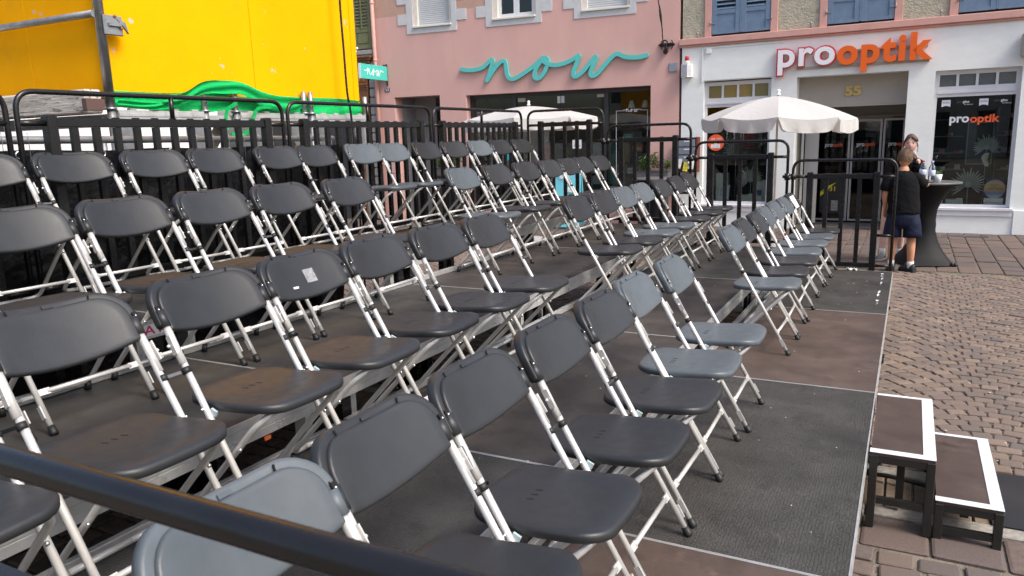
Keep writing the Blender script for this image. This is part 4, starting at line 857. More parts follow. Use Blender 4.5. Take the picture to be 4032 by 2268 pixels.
for x in (-7.36, -7.22): MB().box(x-.035, x+.035, -.10, -.061, 3.16, 3.24, .01).build('carved_block', m_wood, nb_)
MB().prism([(-7.33, 2.72), (-7.25, 2.72), (-7.29, 2.84)], -.075, -.061, lambda u, v, t_: (u, t_, v)).box(-7.35, -7.23, -.075, -.061, 1.62, 2.6, .004).lathe([(.05, 0), (.05, .01)], 10, (-7.29, -.075, 1.2)).build('carved_panel', m_wood, nb_)
MB().box(-10.2, -7.46, .2, .22, 0, 3.3).build('portal_back', m_dark, nb_)
sh = MB().box(-7.43, -7.36, -.05, -.01, 3.895, 5.4, .003).box(-7.02, -6.955, -.05, -.01, 3.895, 5.4, .003).box(-7.359, -7.021, -.048, -.012, 3.895, 3.98).box(-7.359, -7.021, -.048, -.012, 4.25, 4.33).box(-7.359, -7.021, -.03, -.02, 3.981, 4.249).box(-7.325, -7.055, -.045, -.031, 4.01, 4.22, .006).build('shutter', m_green, nb_)
for i in range(15): MB().bar((-7.355, -.03, 4.36+i*.07), (-7.025, -.03, 4.36+i*.07), .05, .01, (0, -.75, .65)).build('slat', m_green, sh)
MB().box(-7.205, -7.175, -.065, -.05, 4.32, 5.4).build('shutter_bar', m_green, sh)
cm = thing('wall_camera', 'small white camera under the green shutter', 'camera', PP, PA); MB().ball((-7.29, -.15, 3.90), .03, 10).ball((-7.32, -.14, 3.84), .022, 10).tube([(-7.29, -.15, 3.9), (-7.32, -.14, 3.84), (-7.33, -.06, 3.8)], .012, 8).build('camera_body', m_print_w, cm)
# back volumes and roofs so that the houses stay solid from other positions
MB().box(-4.46, 4.0, 3.7, 9, 0, 7.6).build('back_volume', m_rough, ob); MB().box(-4.6, 4.1, -.3, 9, 7.601, 7.8).build('roof', mat('roof tile', (.15, .07, .05), .8), ob)
MB().box(-6.9, -.03, 3.4, 9, 0, 7.6).build('back_volume', m_pink2, pb); MB().box(-6.95, .0, -.3, 9, 7.601, 7.8).build('roof', MATS['roof tile'], pb)
MB().box(-11, -6.92, .5, 9, 0, 7.6).build('back_volume', m_stone, nb_); MB().box(-11.1, -6.96, -.3, 9, 7.601, 7.8).build('roof', MATS['roof tile'], nb_)

# ---- added unseen houses behind the camera, to give the shop glass something to mirror
m_cream = mat('cream plaster', (.50, .45, .36), .9, 0, .06, 2); m_ochre = mat('ochre plaster', (.48, .42, .32), .9, 0, .06, 2); m_pale = mat('pale grey plaster', (.46, .46, .45), .9, 0, .06, 2)
for i, (x0, x1, h, mm, lb) in enumerate(((-14, -5.5, 10.5, m_cream, 'added cream plastered house behind the camera, for reflections in the shop glass'), (-5.4, 3.6, 9.4, m_pale, 'added pale grey house behind the camera, for reflections in the shop glass'), (3.7, 13, 11.2, m_ochre, 'added sand coloured house behind the camera, for reflections in the shop glass'))):
    t = thing('added_house', lb, 'house', (0, -30, 0)); hs_ = []
    n = 4; w_ = (x1-x0)/n
    for k in range(n):
        for f_ in range(3):
            z0 = .5 if f_ == 0 else 3.9+2.9*(f_-1); hs_.append((x0+w_*k+w_*.28, x0+w_*k+w_*.72, z0, z0+(2.2 if f_ == 0 else 1.7)))
    wo = wall('wall', mm, t, x0, x1, 0, h, hs_, .3, -.3)
    for a, b_, z0, z1 in hs_:
        fo = framebox(MB(), a, b_, z0, z1, .08, -.2, -.14).build('window', m_wframe, t); MB().box(a+.081, b_-.081, -.18, -.17, z0+.081, z1-.081).build('pane', m_dark, fo)
    MB().box(x0, x1, -8, -.301, 0, h).build('back_volume', mm, t); MB().prism([(-8.3, h), (.3, h), (-4, h+3.2)], x0-.1, x1+.1, lambda u, v, t_: (t_, u, v)).build('roof', MATS['roof tile'], t)
# ------------------------------------------------------------------ yellow hoarding on scaffold
YEL = [((.62, .44, .36), 3.4, .655, .012), ((.72, .32, .01), 1.4, .56, .25), ((.16, .11, .02), 30, .72, .02)]
m_yel = mat('yellow painted plywood', (.86, .39, .002), .7, 0, .07, 1.2, .2, 6, YEL, spec=.03)
m_green_s = mat('green webbing sling', (.004, .43, .105), .7, 0, .2, 5, .9, 26, bdist=.012, spec=.2, streak=14)
m_timber = mat('weathered timber', (.50, .455, .40), .85, 0, .35, 6, .8, 24, [((.13, .11, .09), 17, .54, .06)], bdist=.006)
m_timber.node_tree.nodes['Mapping'].inputs['Scale'].default_value = (.35, 3.2, 3.2)
hb = thing('yellow_hoarding', 'tall yellow plywood box hoarding with flaking paint above the scaffold', 'hoarding', (-5.2, -4.67, 0))
y = 0
for i, l in enumerate((1.46, 1.46)):
    MB().box(-.02, .0, y+.002, y+l-.002, 2.20, 5.2, .002).build('panel', m_yel, hb); y += l
for i in range(2): MB().box(-.02-.85*(i+1)+.002, -.02-.85*i-.002, -.0, .02, 2.17, 5.2, .002).build('panel', m_yel, hb)
MB().box(-1.7, -.021, 2.90, 2.92, 2.2, 5.2).box(-1.72, -1.7, 0, 2.92, 2.2, 5.2).box(-1.7, -.02, .021, 2.9, 5.18, 5.2).box(-1.7, -.02, .021, 2.9, 2.2, 2.22).build('rear_panels', m_yel, hb)
MB().box(.0005, .006, 2.84, 2.92, 2.2, 5.2).build('corner_batten', m_yel, hb)
sc_ = thing('scaffold', 'galvanised scaffold frame carrying the yellow hoarding', 'scaffold', (-5.2, -4.67, 0))
X1 = .045
for yy, top in ((-.02, 5.2), (.83, 2.285), (1.16, 2.29), (2.02, 2.285), (2.115, 2.285), (2.96, 2.27)):
    st_ = MB().tube([(X1, yy, 0), (X1, yy, 2.08)], .030, 12).tube([(X1, yy, 2.081), (X1, yy, top)], .0245 if top < 3 else .034, 12).tube([(X1, yy, 2.075), (X1, yy, 2.09)], .042, 12).build('standard', m_steel, sc_)
    if top < 3: MB().tube([(X1+.023, yy, 2.15), (X1+.0255, yy, 2.15)], .007, 8).build('pin_hole', MATS['slot shadow black'], st_)
for y0, y1 in ((.02, .80), (1.19, 1.99), (2.15, 2.93)):
    d_ = MB().box(X1-.03, X1+.028, y0, y1, 2.005, 2.075, .004).box(X1+.0281, X1+.034, y0, y1, 2.03, 2.05)
    for i in range(4): d_.box(X1-.02, X1+.02, y0+.1+i*.19, y0+.16+i*.19, 2.0755, 2.09, .004)
    d_.build('deck_beam', m_alu, sc_)
    for yy, s_ in ((y0, 1), (y1, -1)): MB().prism([(yy, 2.0), (yy+s_*.17, 2.0), (yy+s_*.17, 1.86), (yy+s_*.06, 1.66), (yy, 1.66)], X1-.01, X1+.006, lambda u, v, t_: (t_, u, v)).build('gusset_plate', m_steel, sc_)
MB().box(X1-1.0, X1-.031, .02, 2.9, 2.01, 2.05).build('deck_planks', m_alu, sc_)
MB().tube([(X1, -.06, 2.745), (-1.7, -.06, 2.745)], .026, 12).build('ledger', m_steel, sc_)
cp = MB().box(X1+.035, X1+.055, -.03, .12, 2.60, 2.74, .006).box(X1+.02, X1+.075, .0, .10, 2.66, 2.69, .004).prism([(.07, 2.72), (.14, 2.70), (.16, 2.62), (.13, 2.66)], X1+.04, X1+.06, lambda u, v, t_: (t_, u, v)).build('wedge_coupler', m_steel, sc_)
MB().ball((X1+.06, .10, 2.655), .014, 8).ball((X1+.06, .06, 2.735), .012, 8).build('rust_bolt', mat('rusty bolt', (.35, .13, .05), .8), cp)
tb = thing('timber_beam', 'weathered grey timber beam lying before the dark end of the yellow hoarding', 'beam', (-5.14, -4.83, 0))
MB().box(-2.8, .0, -.06, .07, 2.045, 2.215, .012).build('beam', m_timber, tb); MB().box(-.035, .012, -.066, .076, 2.07, 2.15).build('steel_strap', mat('brown steel', (.12, .07, .06), .6, .3), tb)
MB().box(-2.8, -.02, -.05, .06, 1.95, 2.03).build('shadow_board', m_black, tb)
sl = thing('lifting_sling', 'bright green webbing sling wrapped round the foot of the yellow hoarding', 'sling', (-5.2, -4.67, 0))
def sling(top, bot, x, name):
    T_ = catmull([(a, b_, 0) for a, b_ in top], 8); B_ = catmull([(a, b_, 0) for a, b_ in bot], 8); k = len(T_); 
    def f(u, v):
        i = min(int(u*(k-1)+.5), k-1); a, b_ = T_[i], B_[i]; y_ = a.x+(b_.x-a.x)*v; z_ = a.y+(b_.y-a.y)*v
        return (x+.012*math.sin(v*math.pi*3+u*9)+.012*math.sin(u*23), y_, z_)
    MB().grid(f, k-1, 10).build(name, m_green_s, sl)
sling([(.0, 2.215), (.5, 2.215), (.9, 2.24), (1.4, 2.24), (2.0, 2.235), (2.5, 2.24), (2.95, 2.225)], [(.0, 2.10), (.4, 2.08), (.8, 2.065), (1.2, 2.10), (1.8, 2.04), (2.4, 2.045), (2.95, 2.06)], .015, 'webbing_band')
sling([(.4, 2.19), (.62, 2.23), (.80, 2.315), (1.0, 2.335), (1.2, 2.33), (1.45, 2.26), (1.75, 2.215), (1.95, 2.22)], [(.4, 2.13), (.62, 2.15), (.80, 2.215), (1.0, 2.225), (1.2, 2.22), (1.45, 2.12), (1.75, 2.09), (1.95, 2.13)], .095, 'webbing_band')
sling([(.02, 2.15), (.3, 2.13), (.5, 2.16), (.62, 2.2)], [(.02, 2.10), (.3, 2.08), (.5, 2.10), (.62, 2.16)], .075, 'webbing_band')
for pts in ([(1.12, 2.15), (1.02, 2.10), (.985, 2.02), (.99, 1.93)], [(1.52, 2.13), (1.36, 2.11), (1.30, 2.04), (1.27, 1.96), (1.20, 1.90), (1.03, 1.89)]):
    P_ = catmull([(.11, a, z) for a, z in pts], 6); b_ = MB()
    for p, q in zip(P_, P_[1:]): b_.bar(p, q, .008, .03, (0, 0.6, .8))
    b_.build('webbing_tail', m_green_s, sl)
bc = thing('black_cable', 'thin black cable hanging down in front of the yellow hoarding', 'cable', (-5.05, -2.12, 0)); MB().tube(catmull([(0, -.03, 5.2), (0, -.02, 3.2), (.0, -.01, 2.75), (.0, .0, 2.3), (.0, .04, 2.03), (-.0, .07, 1.2), (0, .08, .0)], 6), .011, 8).build('cable_body', m_black, bc)
# mesh fence with tarpaulin
fe = thing('site_fence', 'steel site fence pipe and wire mesh behind the stage back', 'fence', (-4.7, -6.0, 0))
MB().tube([(0, -2.6, 1.88), (0, 3.2, 1.835)], .024, 12).build('top_pipe', m_steel, fe)
for yy in (-2.5, .9, 3.15): MB().tube([(0, yy, 0), (0, yy, 1.83)], .021, 10).build('post', m_steel, fe)
w = MB(); y = -2.55
while y < 3.1:
    z_ = 1.87-.0078*(y+2.6); w.tube([(.022, y, 1.5), (.026, y, z_-.01), (.03, y, z_+.03), (.02, y, z_+.055)], .0022, 5); y += .155
w.build('mesh_wires', m_steel, fe)
tr = thing('black_tarpaulin', 'crinkled black tarpaulin hung on the site fence behind the top row', 'tarpaulin', (-4.66, -6.0, 0))
m_tarp = mat('black tarpaulin', (.005, .005, .006), .3, 0, .2, 5, .9, 7, bdist=.04, spec=.4)
MB().grid(lambda u, v: (.012*math.sin(u*60+v*9)*math.sin(v*11+u*13)+.014*math.sin(u*21)+.01*math.sin(v*17+u*33), -2.6+5.85*u-(.12*(1-v) if u > .95 else 0), .02+(1.815-.02-.045*u+.006*math.sin(u*40))*v), 110, 34).build('sheet', m_tarp, tr)
for i in range(11):
    yy = -2.35+i*.53; z_ = 1.79-.0078*(yy+2.6); MB().tube([(.035, yy+.022*math.cos(a), z_+.022*math.sin(a)) for a in [2*math.pi*j/12 for j in range(12)]], .006, 6, closed=True).build('eyelet', m_screw, tr)
# white site trailer, seen in the slit below the scaffold
tl = thing('white_trailer', 'white panelled site trailer seen below the scaffold deck', 'trailer', (-10.6, -3.0, 0))
MB().box(-2.2, 0, -3.2, 4.2, .45, 2.6, .03).build('body', m_print_w, tl); 
for yy in (-1.6, 0, 1.2): MB().box(.001, .012, yy, yy+.03, .5, 2.25).build('panel_trim', m_al, tl)
for yy in (-2, 1): 
    wh = MB().tube([(-.25, yy, .3), (-.02, yy, .3)], .3, 20).build('wheel', m_rubber, tl); MB().tube([(-.019, yy, .3), (-.005, yy, .3)], .16, 16).build('rim', m_alu, wh)
db = thing('timber_prop', 'dark timber prop leaning under the scaffold', 'prop', (-5.6, -3.4, 0)); MB().bar((0, -.5, 1.2), (0, .1, 1.95), .08, .08).build('prop_body', m_timber, db)
# ------------------------------------------------------------------ parasols
m_cloth = bpy.data.materials.new('white parasol cloth'); m_cloth.use_nodes = True
n_ = m_cloth.node_tree; b_ = n_.nodes['Principled BSDF']; b_.inputs['Base Color'].default_value = (.56, .55, .54, 1); b_.inputs['Roughness'].default_value = .9
tl_ = n_.nodes.new('ShaderNodeBsdfTranslucent'); tl_.inputs[0].default_value = (.6, .57, .54, 1); mx = n_.nodes.new('ShaderNodeMixShader'); mx.inputs[0].default_value = .25
n_.links.new(b_.outputs[0], mx.inputs[1]); n_.links.new(tl_.outputs[0], mx.inputs[2]); n_.links.new(mx.outputs[0], n_.nodes['Material Output'].inputs[0])
nz = n_.nodes.new('ShaderNodeTexNoise'); nz.inputs['Scale'].default_value = 14; nz.inputs['Detail'].default_value = 5; bp_ = n_.nodes.new('ShaderNodeBump'); bp_.inputs['Strength'].default_value = .5; bp_.inputs['Distance'].default_value = .012
tc = n_.nodes.new('ShaderNodeTexCoord'); n_.links.new(tc.outputs['Object'], nz.inputs['Vector']); n_.links.new(nz.outputs[0], bp_.inputs['Height']); n_.links.new(bp_.outputs[0], b_.inputs['Normal'])
m_pole = mat('pale parasol pole', (.55, .50, .43), .5, 0, .1, 6)
def parasol(label, x, y, zr, zt, rad, val, rot, tilt=(0, 0)):
    t = thing('parasol', label, 'parasol', (x, y, 0), rot, 'white parasols before the shops'); n = 8
    MB().tube([(0, 0, 0), (0, 0, zt-.02)], .016, 10).build('pole', m_pole, t)
    MB().lathe([(.24, 0), (.25, .03), (.22, .06), (.05, .09), (.03, .3), (.022, .3)], 16).build('base', m_grey, t)
    MB().lathe([(.03, 0), (.03, .025), (.018, .03), (.02, .045), (.028, .06), (.02, .08), (.0, .085)], 10, (0, 0, zt-.02)).build('finial', m_print_w, t)
    def top(r_): return zt-.03-(zt-.03-zr)*(r_**1.5)
    tx, ty = tilt
    for i in range(n):
        a0, a1 = 2*math.pi*i/n, 2*math.pi*(i+1)/n
        def f(u, v):
            P0 = Vector((math.cos(a0), math.sin(a0), 0)); P1 = Vector((math.cos(a1), math.sin(a1), 0)); p = P0.lerp(P1, u)*rad*v
            return Vector((p.x, p.y, top(v)-.035*v*math.sin(math.pi*u)*v+tx*p.x+ty*p.y))
        MB().grid(f, 8, 10).build('canopy_panel', m_cloth, t)
        def g(u, v):
            e = f(u, 1.0); q = .05 if v < .001 else 0; d = (1-v)
            s_ = val*(1-.75*(max(0, abs(u-.5)*2-.82)/.18)**1.5) if v > 0 else 0
            w_ = .016*math.sin(u*19+i*2.1)*v+.01*math.sin(u*41+i)*v
            k = .95+.05*(1-v); c_ = Vector((e.x, e.y, 0)); c_ = c_*(1+(.012+w_)*v/1.0)
            mid = f(.5, 1.0); c_ = mid.xy.to_3d()+(c_-mid.xy.to_3d())*(1-.045*v)
            return Vector((c_.x, c_.y, e.z-.001-s_*v))
        MB().grid(g, 16, 6).build('valance', m_cloth, t)
        MB().tube([f(0, .04)-Vector((0, 0, .012)), f(0, .5)-Vector((0, 0, .014)), f(0, .98)-Vector((0, 0, .012))], .006, 6).build('rib', m_al, t)
    return t
parasol('white parasol standing before the optician entrance', -1.62, 3.03, 1.965, 2.30, 1.04, .17, R(9), (-.03, 0))
parasol('white parasol standing before the pink house shop', -5.80, 3.60, 2.115, 2.36, 1.18, .17, R(14), (0, 0))
# ------------------------------------------------------------------ high tables
m_cover = mat('black stretch cover', (.006, .006, .007), .6, 0, .15, 3, .25, 5, bdist=.02, spec=.22); m_ttop = mat('grey table top', (.11, .11, .115), .35, 0, .1, 6)
def bistro(label, x, y, h, r_):
    t = thing('bistro_table', label, 'high table', (x, y, 0), R(20), 'high tables in black stretch covers'); n = 40
    MB().lathe([(r_-.012, h-.028), (r_, h-.02), (r_, h-.004), (r_-.006, h)], 40).build('table_top', m_ttop, t)
    prof = [(0, .34), (.06, .31), (.16, .245), (.28, .185), (.42, .145), (.55, .13), (.68, .14), (.80, .185), (.90, .25), (.97, .33), (1.0, .985*r_)]
    def f(u, v):
        k = v*(len(prof)-1); i = min(int(k), len(prof)-2); t_ = k-i; zz = prof[i][0]+(prof[i+1][0]-prof[i][0])*t_; rr_ = prof[i][1]+(prof[i+1][1]-prof[i][1])*t_
        a = 2*math.pi*u; sq = max(0, 1-zz/.45)
        kk = 1/max(abs(math.cos(a)), abs(math.sin(a)))**(.75*sq); rr_ *= (.92*kk if sq > 0 else 1)*(1-.0*sq) if sq > 0 else 1
        if sq > 0: rr_ = rr_*1.0
        return (rr_*math.cos(a), rr_*math.sin(a), .015+zz*(h-.045))
    MB().grid(f, n, 20).build('stretch_cover', m_cover, t)
    for k in range(4):
        a = R(45+90*k); c_ = (.40*math.cos(a), .40*math.sin(a))
        MB().box(c_[0]-.035, c_[0]+.035, c_[1]-.03, c_[1]+.03, 0, .055, .015).ball((c_[0]*1.06, c_[1]*1.06, .03), (.03, .03, .028), 8).build('foot_pocket', m_rubber, t)
    return t
bistro('black covered high table where the boy and the girl stand', .30, 2.95, 1.085, .40)
bistro('black covered high table before the pink house shop', -3.66, 3.95, 1.085, .38)
m_pet = glass('clear bottle plastic', (.86, .92, .95), .03, 1.6); m_lab = mat('bottle label', (.55, .60, .75), .5, 0, .4, 60)
def bottle(label, x, y, z, cap, fill):
    t = thing('water_bottle', label, 'bottle', (x, y, z))
    MB().lathe([(.036, .002), (.040, .012), (.040, .09), (.036, .10), (.040, .11), (.041, .17), (.034, .20), (.016, .235), (.0145, .25)], 16).build('bottle_body', m_pet, t)
    MB().lathe([(.0395, .09), (.0418, .092), (.0418, .155), (.0395, .157)], 16).build('bottle_label', m_lab, t)
    MB().lathe([(.016, .25), (.0165, .272), (.015, .275)], 12).build('bottle_cap', cap, t)
bottle('clear water bottle with red cap on the high table', .235, 2.93, 1.086, m_redL, 0); bottle('clear water bottle with pale cap nearest on the high table', .335, 2.72, 1.086, m_lab, 1)
m_leaf = mat('green leaves', (.085, .16, .025), .5, 0, .35, 9, island=.45); m_pot = mat('grey planter', (.10, .10, .105), .7)
cu = thing('flower_cup', 'white cup with a small green plant on the high table', 'cup', (.415, 2.82, 1.086)); MB().lathe([(.032, 0), (.045, .10), (.041, .10), (.03, .01)], 14).build('cup', m_print_w, cu)
lv = MB(); rr = random.Random(2)
def leaf(mb, p, d, l, w):
    d = d.normalized(); s_ = d.cross(Vector((0, 0, 1)));
    if s_.length < .1: s_ = Vector((1, 0, 0))
    s_.normalize(); n = s_.cross(d); p = Vector(p)
    v = [mb.bm.verts.new(q) for q in (p, p+d*l*.35+s_*w+n*.1*l, p+d*l*.7+s_*w*.8+n*.12*l, p+d*l-n*.08*l, p+d*l*.7-s_*w*.8+n*.12*l, p+d*l*.35-s_*w+n*.1*l)]
    mb.bm.faces.new(v)
for i in range(16): a = rr.uniform(0, 6.28); leaf(lv, (0, 0, .09), Vector((math.cos(a), math.sin(a), rr.uniform(.4, 1.6))), rr.uniform(.05, .10), .010)
tag(lv.build('foliage', m_leaf, cu, fixn=False), kind='stuff')
def planter(label, x, y, z, w, h):
    t = thing('planter', label, 'potted plant', (x, y, z)); MB().box(-w/2, w/2, -.12, .12, -.16, .0, .008).box(-w/2-.01, w/2+.01, -.13, .13, -.0, .012).build('trough', m_pot, t); MB().box(-w/2+.05, w/2-.05, -.10, .10, -z, -.161).build('stand', m_anth, t)
    st_ = MB(); lf = MB(); r2 = random.Random(int(x*100))
    for i in range(34):
        bx_, by_ = r2.uniform(-w*.42, w*.42), r2.uniform(-.09, .09); tipz = h*(1-.55*(bx_/(w*.5))**2)*r2.uniform(.6, 1.05); tx, ty = bx_+r2.uniform(-.09, .09), by_+r2.uniform(-.09, .09)
        st_.tube([(bx_, by_, 0), ((bx_+tx)/2, (by_+ty)/2, tipz*.55), (tx, ty, tipz)], .003, 5)
        for j in range(15):
            k = .25+.75*j/14; p = Vector((bx_+(tx-bx_)*k, by_+(ty-by_)*k, tipz*k)); a = r2.uniform(0, 6.28); leaf(lf, p, Vector((math.cos(a), math.sin(a), r2.uniform(-.35, .6))), r2.uniform(.06, .11), r2.uniform(.011, .018))
    st_.build('stems', mat('green stem', (.09, .12, .04), .7), t); tag(lf.build('foliage', m_leaf, t, fixn=False), kind='stuff')
def pk(a, d, o=PP, az=PA): return (o[0]+a*math.cos(az)+d*math.sin(az), o[1]+a*math.sin(az)-d*math.cos(az))
x, y = pk(-.43, .4); planter('leafy green plant in a grey trough at the right of the pink house shop', x, y, 1.09, .66, .36)
x, y = pk(-4.93, .4); planter('leafy green plant in a trough beside the pink house passage', x, y, 1.20, .62, .33)
x, y = pk(-2.0, .9); ab = thing('street_sign_board', 'pale blue A board with white script on the pavement before the shop door', 'A board', (x, y, 0), PA)
m_ab = mat('light blue board', (.16, .55, .68), .5, 0, .05, 4)
MB().prism([(-.06, .02), (-.10, .05), (-.01, 1.19), (.02, 1.19)], -.26, .26, lambda u, v, t_: (t_, u-.12*(1-v/1.2), v)).build('front_board', m_ab, ab); MB().prism([(.10, .05), (.14, .05), (.03, 1.19), (.0, 1.19)], -.26, .26, lambda u, v, t_: (t_, u+.1*(1-v/1.2), v)).build('rear_board', m_ab, ab)
for z0, x0 in ((.98, -.20), (.72, -.02), (.45, -.22), (.22, .0)):
    o = ribbon(sc(x0, x0+.24, 0, .10), .014, 0, .004, m_print_w, ab, 'script_stroke', .00001); yy = -.215+.20*(z0-.1)/1.1; o.location = (0, yy-.012, z0); o.rotation_euler = (-.20, 0, 0)
# ------------------------------------------------------------------ people
def skin_mesh(nodes, edges, sub=2):
    me = bpy.data.meshes.new('s'); names = list(nodes); me.from_pydata([nodes[k][0] for k in names], [(names.index(a), names.index(b_)) for a, b_ in edges], [])
    o = bpy.data.objects.new('s', me); C.objects.link(o); md = o.modifiers.new('k', 'SKIN'); md.use_smooth_shade = True
    for i, k in enumerate(names):
        r_ = nodes[k][1]; r_ = r_ if isinstance(r_, tuple) else (r_, r_); me.skin_vertices[0].data[i].radius = r_; me.skin_vertices[0].data[i].use_root = (i == 0)
    sb_ = o.modifiers.new('u', 'SUBSURF'); sb_.levels = sub; sb_.render_levels = sub
    bpy.context.view_layer.update(); r = bpy.data.meshes.new_from_object(o.evaluated_get(bpy.context.evaluated_depsgraph_get())); bpy.data.objects.remove(o); bpy.data.meshes.remove(me)
    for p in r.polygons: p.use_smooth = True
    return r
def add_mesh(mb, me): mb.bm.from_mesh(me)
def hand(mb, w, d, side, curl=.5, s=1.):
    """palm and five bent fingers from the wrist w along d; side = direction of the thumb"""
    w, d, sd_ = Vector(w), Vector(d).normalized(), Vector(side).normalized(); n = d.cross(sd_).normalized()
    mb.ball(w+d*.042*s, (.038*s, .016*s, .046*s), 10, Matrix((sd_, n, d)).transposed().to_4x4())
    for i, (o, l) in enumerate(((.026, .062), (.009, .07), (-.009, .066), (-.026, .05))):
        b0 = w+d*.076*s+sd_*o*s; p1 = b0+d*l*.5*s+n*curl*.012*s; p2 = p1+(d*(1-curl*.6)+n*curl*.8).normalized()*l*.5*s
        mb.tube([b0-d*.02*s, p1, p2], [.0095*s, .0085*s, .0065*s], 7)
    t0 = w+d*.03*s+sd_*.03*s; mb.tube([t0-sd_*.012*s, t0+(sd_*.6+d*.6)*.03*s, t0+(sd_*.5+d)*.045*s+n*.01*s], [.011*s, .010*s, .0075*s], 7)
def head(mb, c, s, face, jaw=.86):
    """egg shaped head with brow, nose, lips, chin and ears; face = facing direction"""
    fd = Vector(face).normalized(); rd = fd.cross(Vector((0, 0, 1))).normalized(); ud = rd.cross(fd)
    v0 = len(mb.bm.verts); q = bmesh.ops.create_uvsphere(mb.bm, u_segments=28, v_segments=20, radius=1)
    for v in q['verts']:
        x, y, z = v.co; w_ = .076*(1 if z > 0 else 1-.30*(-z)**1.5); dep = .094*(1 if z > -.2 else 1-.18*(-z-.2)); X, Y, Z = x*w_, y*dep, z*.118
        if y > 0:
            g = lambda cx, cz, sx, sz: math.exp(-((X-cx)/sx)**2-((Z-cz)/sz)**2)
            Y += .020*g(0, -.018, .010, .018)+.010*g(0, .004, .008, .02)-.010*g(.031, .012, .015, .010)-.010*g(-.031, .012, .015, .010)+.004*g(0, .032, .04, .010)+.007*g(0, -.056, .020, .008)-.003*g(0, -.072, .02, .006)+.008*g(0, -.095, .022, .016)
        v.co = Vector(c)+(rd*X+fd*Y+ud*Z)*s
        for f in v.link_faces: f.smooth = True
    for sg in (-1, 1): mb.ball(Vector(c)+(rd*sg*.078-fd*.008-ud*.004)*s, (.010*s, .020*s, .032*s), 8, Matrix((rd, fd, ud)).transposed().to_4x4())
    return fd, rd, ud
m_skin = mat('skin', (.70, .44, .36), .55, 0, .08, 12); m_skin_t = mat('tanned skin', (.47, .225, .125), .55, 0, .08, 12)
for q in (m_skin, m_skin_t): q.node_tree.nodes['Principled BSDF'].inputs['Subsurface Weight'].default_value = .08
m_tee = mat('black cotton', (.006, .006, .007), .9, 0, .2, 9, .6, 12, bdist=.03, spec=.15); m_navy = mat('navy shorts', (.008, .012, .032), .75, 0, .2, 9, .6, 14, bdist=.03, spec=.2)
m_sock = mat('white sock', (.70, .72, .72), .9, 0, .05, 20, .3, 90); m_shoe = mat('black shoe', (.013, .013, .014), .6, 0, .2, 20); m_gshoe = mat('grey trainer', (.19, .18, .17), .7, 0, .3, 30); m_sole = mat('pale sole', (.5, .48, .44), .7)
m_hair_b = mat('light brown hair', (.105, .060, .032), .7, 0, .35, 40, .8, 120, streak=.3); m_hair_d = mat('dark brown hair', (.075, .042, .03), .6, 0, .35, 30, .8, 120, streak=.25)
def shoe(t, ankle, d, m, l=.24, nm='shoe'):
    d = Vector((d[0], d[1], 0)).normalized(); s_ = Vector((-d.y, d.x, 0)); c_ = Vector((ankle[0], ankle[1], 0))
    M = Matrix((d, s_, Vector((0, 0, 1)))).transposed().to_4x4(); M.translation = c_; b_ = MB()
    sec = [(-.075, .030, .062), (-.05, .038, .090), (0, .040, .088), (.06, .042, .066), (.12, .044, .052), (.155, .036, .042), (.172, .018, .030)]
    R_ = []
    for x, w_, h_ in sec: R_.append([b_.bm.verts.new(M @ Vector((x*l/.25, w_*math.cos(a), .018+max(0, math.sin(a))*h_))) for a in [math.pi*j/8 for j in range(9)]])
    for A, B in zip(R_, R_[1:]):
        for j in range(8): b_.bm.faces.new((A[j], B[j], B[j+1], A[j+1])).smooth = True
        b_.bm.faces.new((A[0], A[8], B[8], B[0]))
    b_.bm.faces.new(R_[0]); b_.bm.faces.new(R_[-1][::-1]); o = b_.build(nm, m, t)
    so2 = MB(); ol = [(x*l/.25*1.03, w_*1.08) for x, w_, h_ in sec]+[(x*l/.25*1.03, -w_*1.08) for x, w_, h_ in sec[::-1]]; so2.prism(ol, .0, .020, lambda u, v, t_: M @ Vector((u, v, t_))).build('sole', m_sole if m is m_gshoe else m_shoe, o)
def shell(name, me, m, t):
    me.materials.clear(); me.materials.append(m); me.name = name; o = bpy.data.objects.new(name, me); C.objects.link(o); o.parent = t; return o
def loft(mb, secs, n=22):
    """closed sleeve of elliptical sections (centre, rx, ry) standing on z"""
    R_ = []
    for c, rx, ry in secs: R_.append([mb.bm.verts.new((c[0]+rx*math.cos(2*math.pi*j/n)*(1+.02*math.sin(j*2.3+c[2]*30)), c[1]+ry*math.sin(2*math.pi*j/n), c[2]+.004*math.sin(j*1.9))) for j in range(n)])
    for A, B_ in zip(R_, R_[1:]):
        for j in range(n): mb.bm.faces.new((A[j], A[(j+1) % n], B_[(j+1) % n], B_[j])).smooth = True
    mb.bm.faces.new(R_[0][::-1]); mb.bm.faces.new(R_[-1]); return mb
# the boy, seen from behind, right arm on the table
bo = thing('person', 'boy in black T-shirt and navy shorts seen from behind at the high table', 'person')
B = {'pel': ((.045, 2.245, .74), .085), 'wai': ((.04, 2.25, .90), .085), 'che': ((.025, 2.265, 1.10), .085), 'nk0': ((.02, 2.27, 1.235), .066), 'nk1': ((.022, 2.285, 1.34), .056),
     'sl': ((-.12, 2.27, 1.195), .05), 'el': ((-.178, 2.25, .97), .036), 'wl': ((-.16, 2.31, .775), .024), 'sr': ((.15, 2.28, 1.195), .05), 'er': ((.285, 2.37, 1.075), .036), 'wr': ((.27, 2.60, 1.115), .025),
     'hl': ((-.03, 2.24, .70), .085), 'kl': ((-.05, 2.27, .41), .055), 'cl': ((-.055, 2.25, .28), .050), 'al': ((-.055, 2.25, .085), .034), 'hr': ((.125, 2.24, .70), .085), 'kr': ((.155, 2.25, .41), .056), 'cr': ((.160, 2.22, .28), .052), 'ar': ((.165, 2.22, .085), .034)}
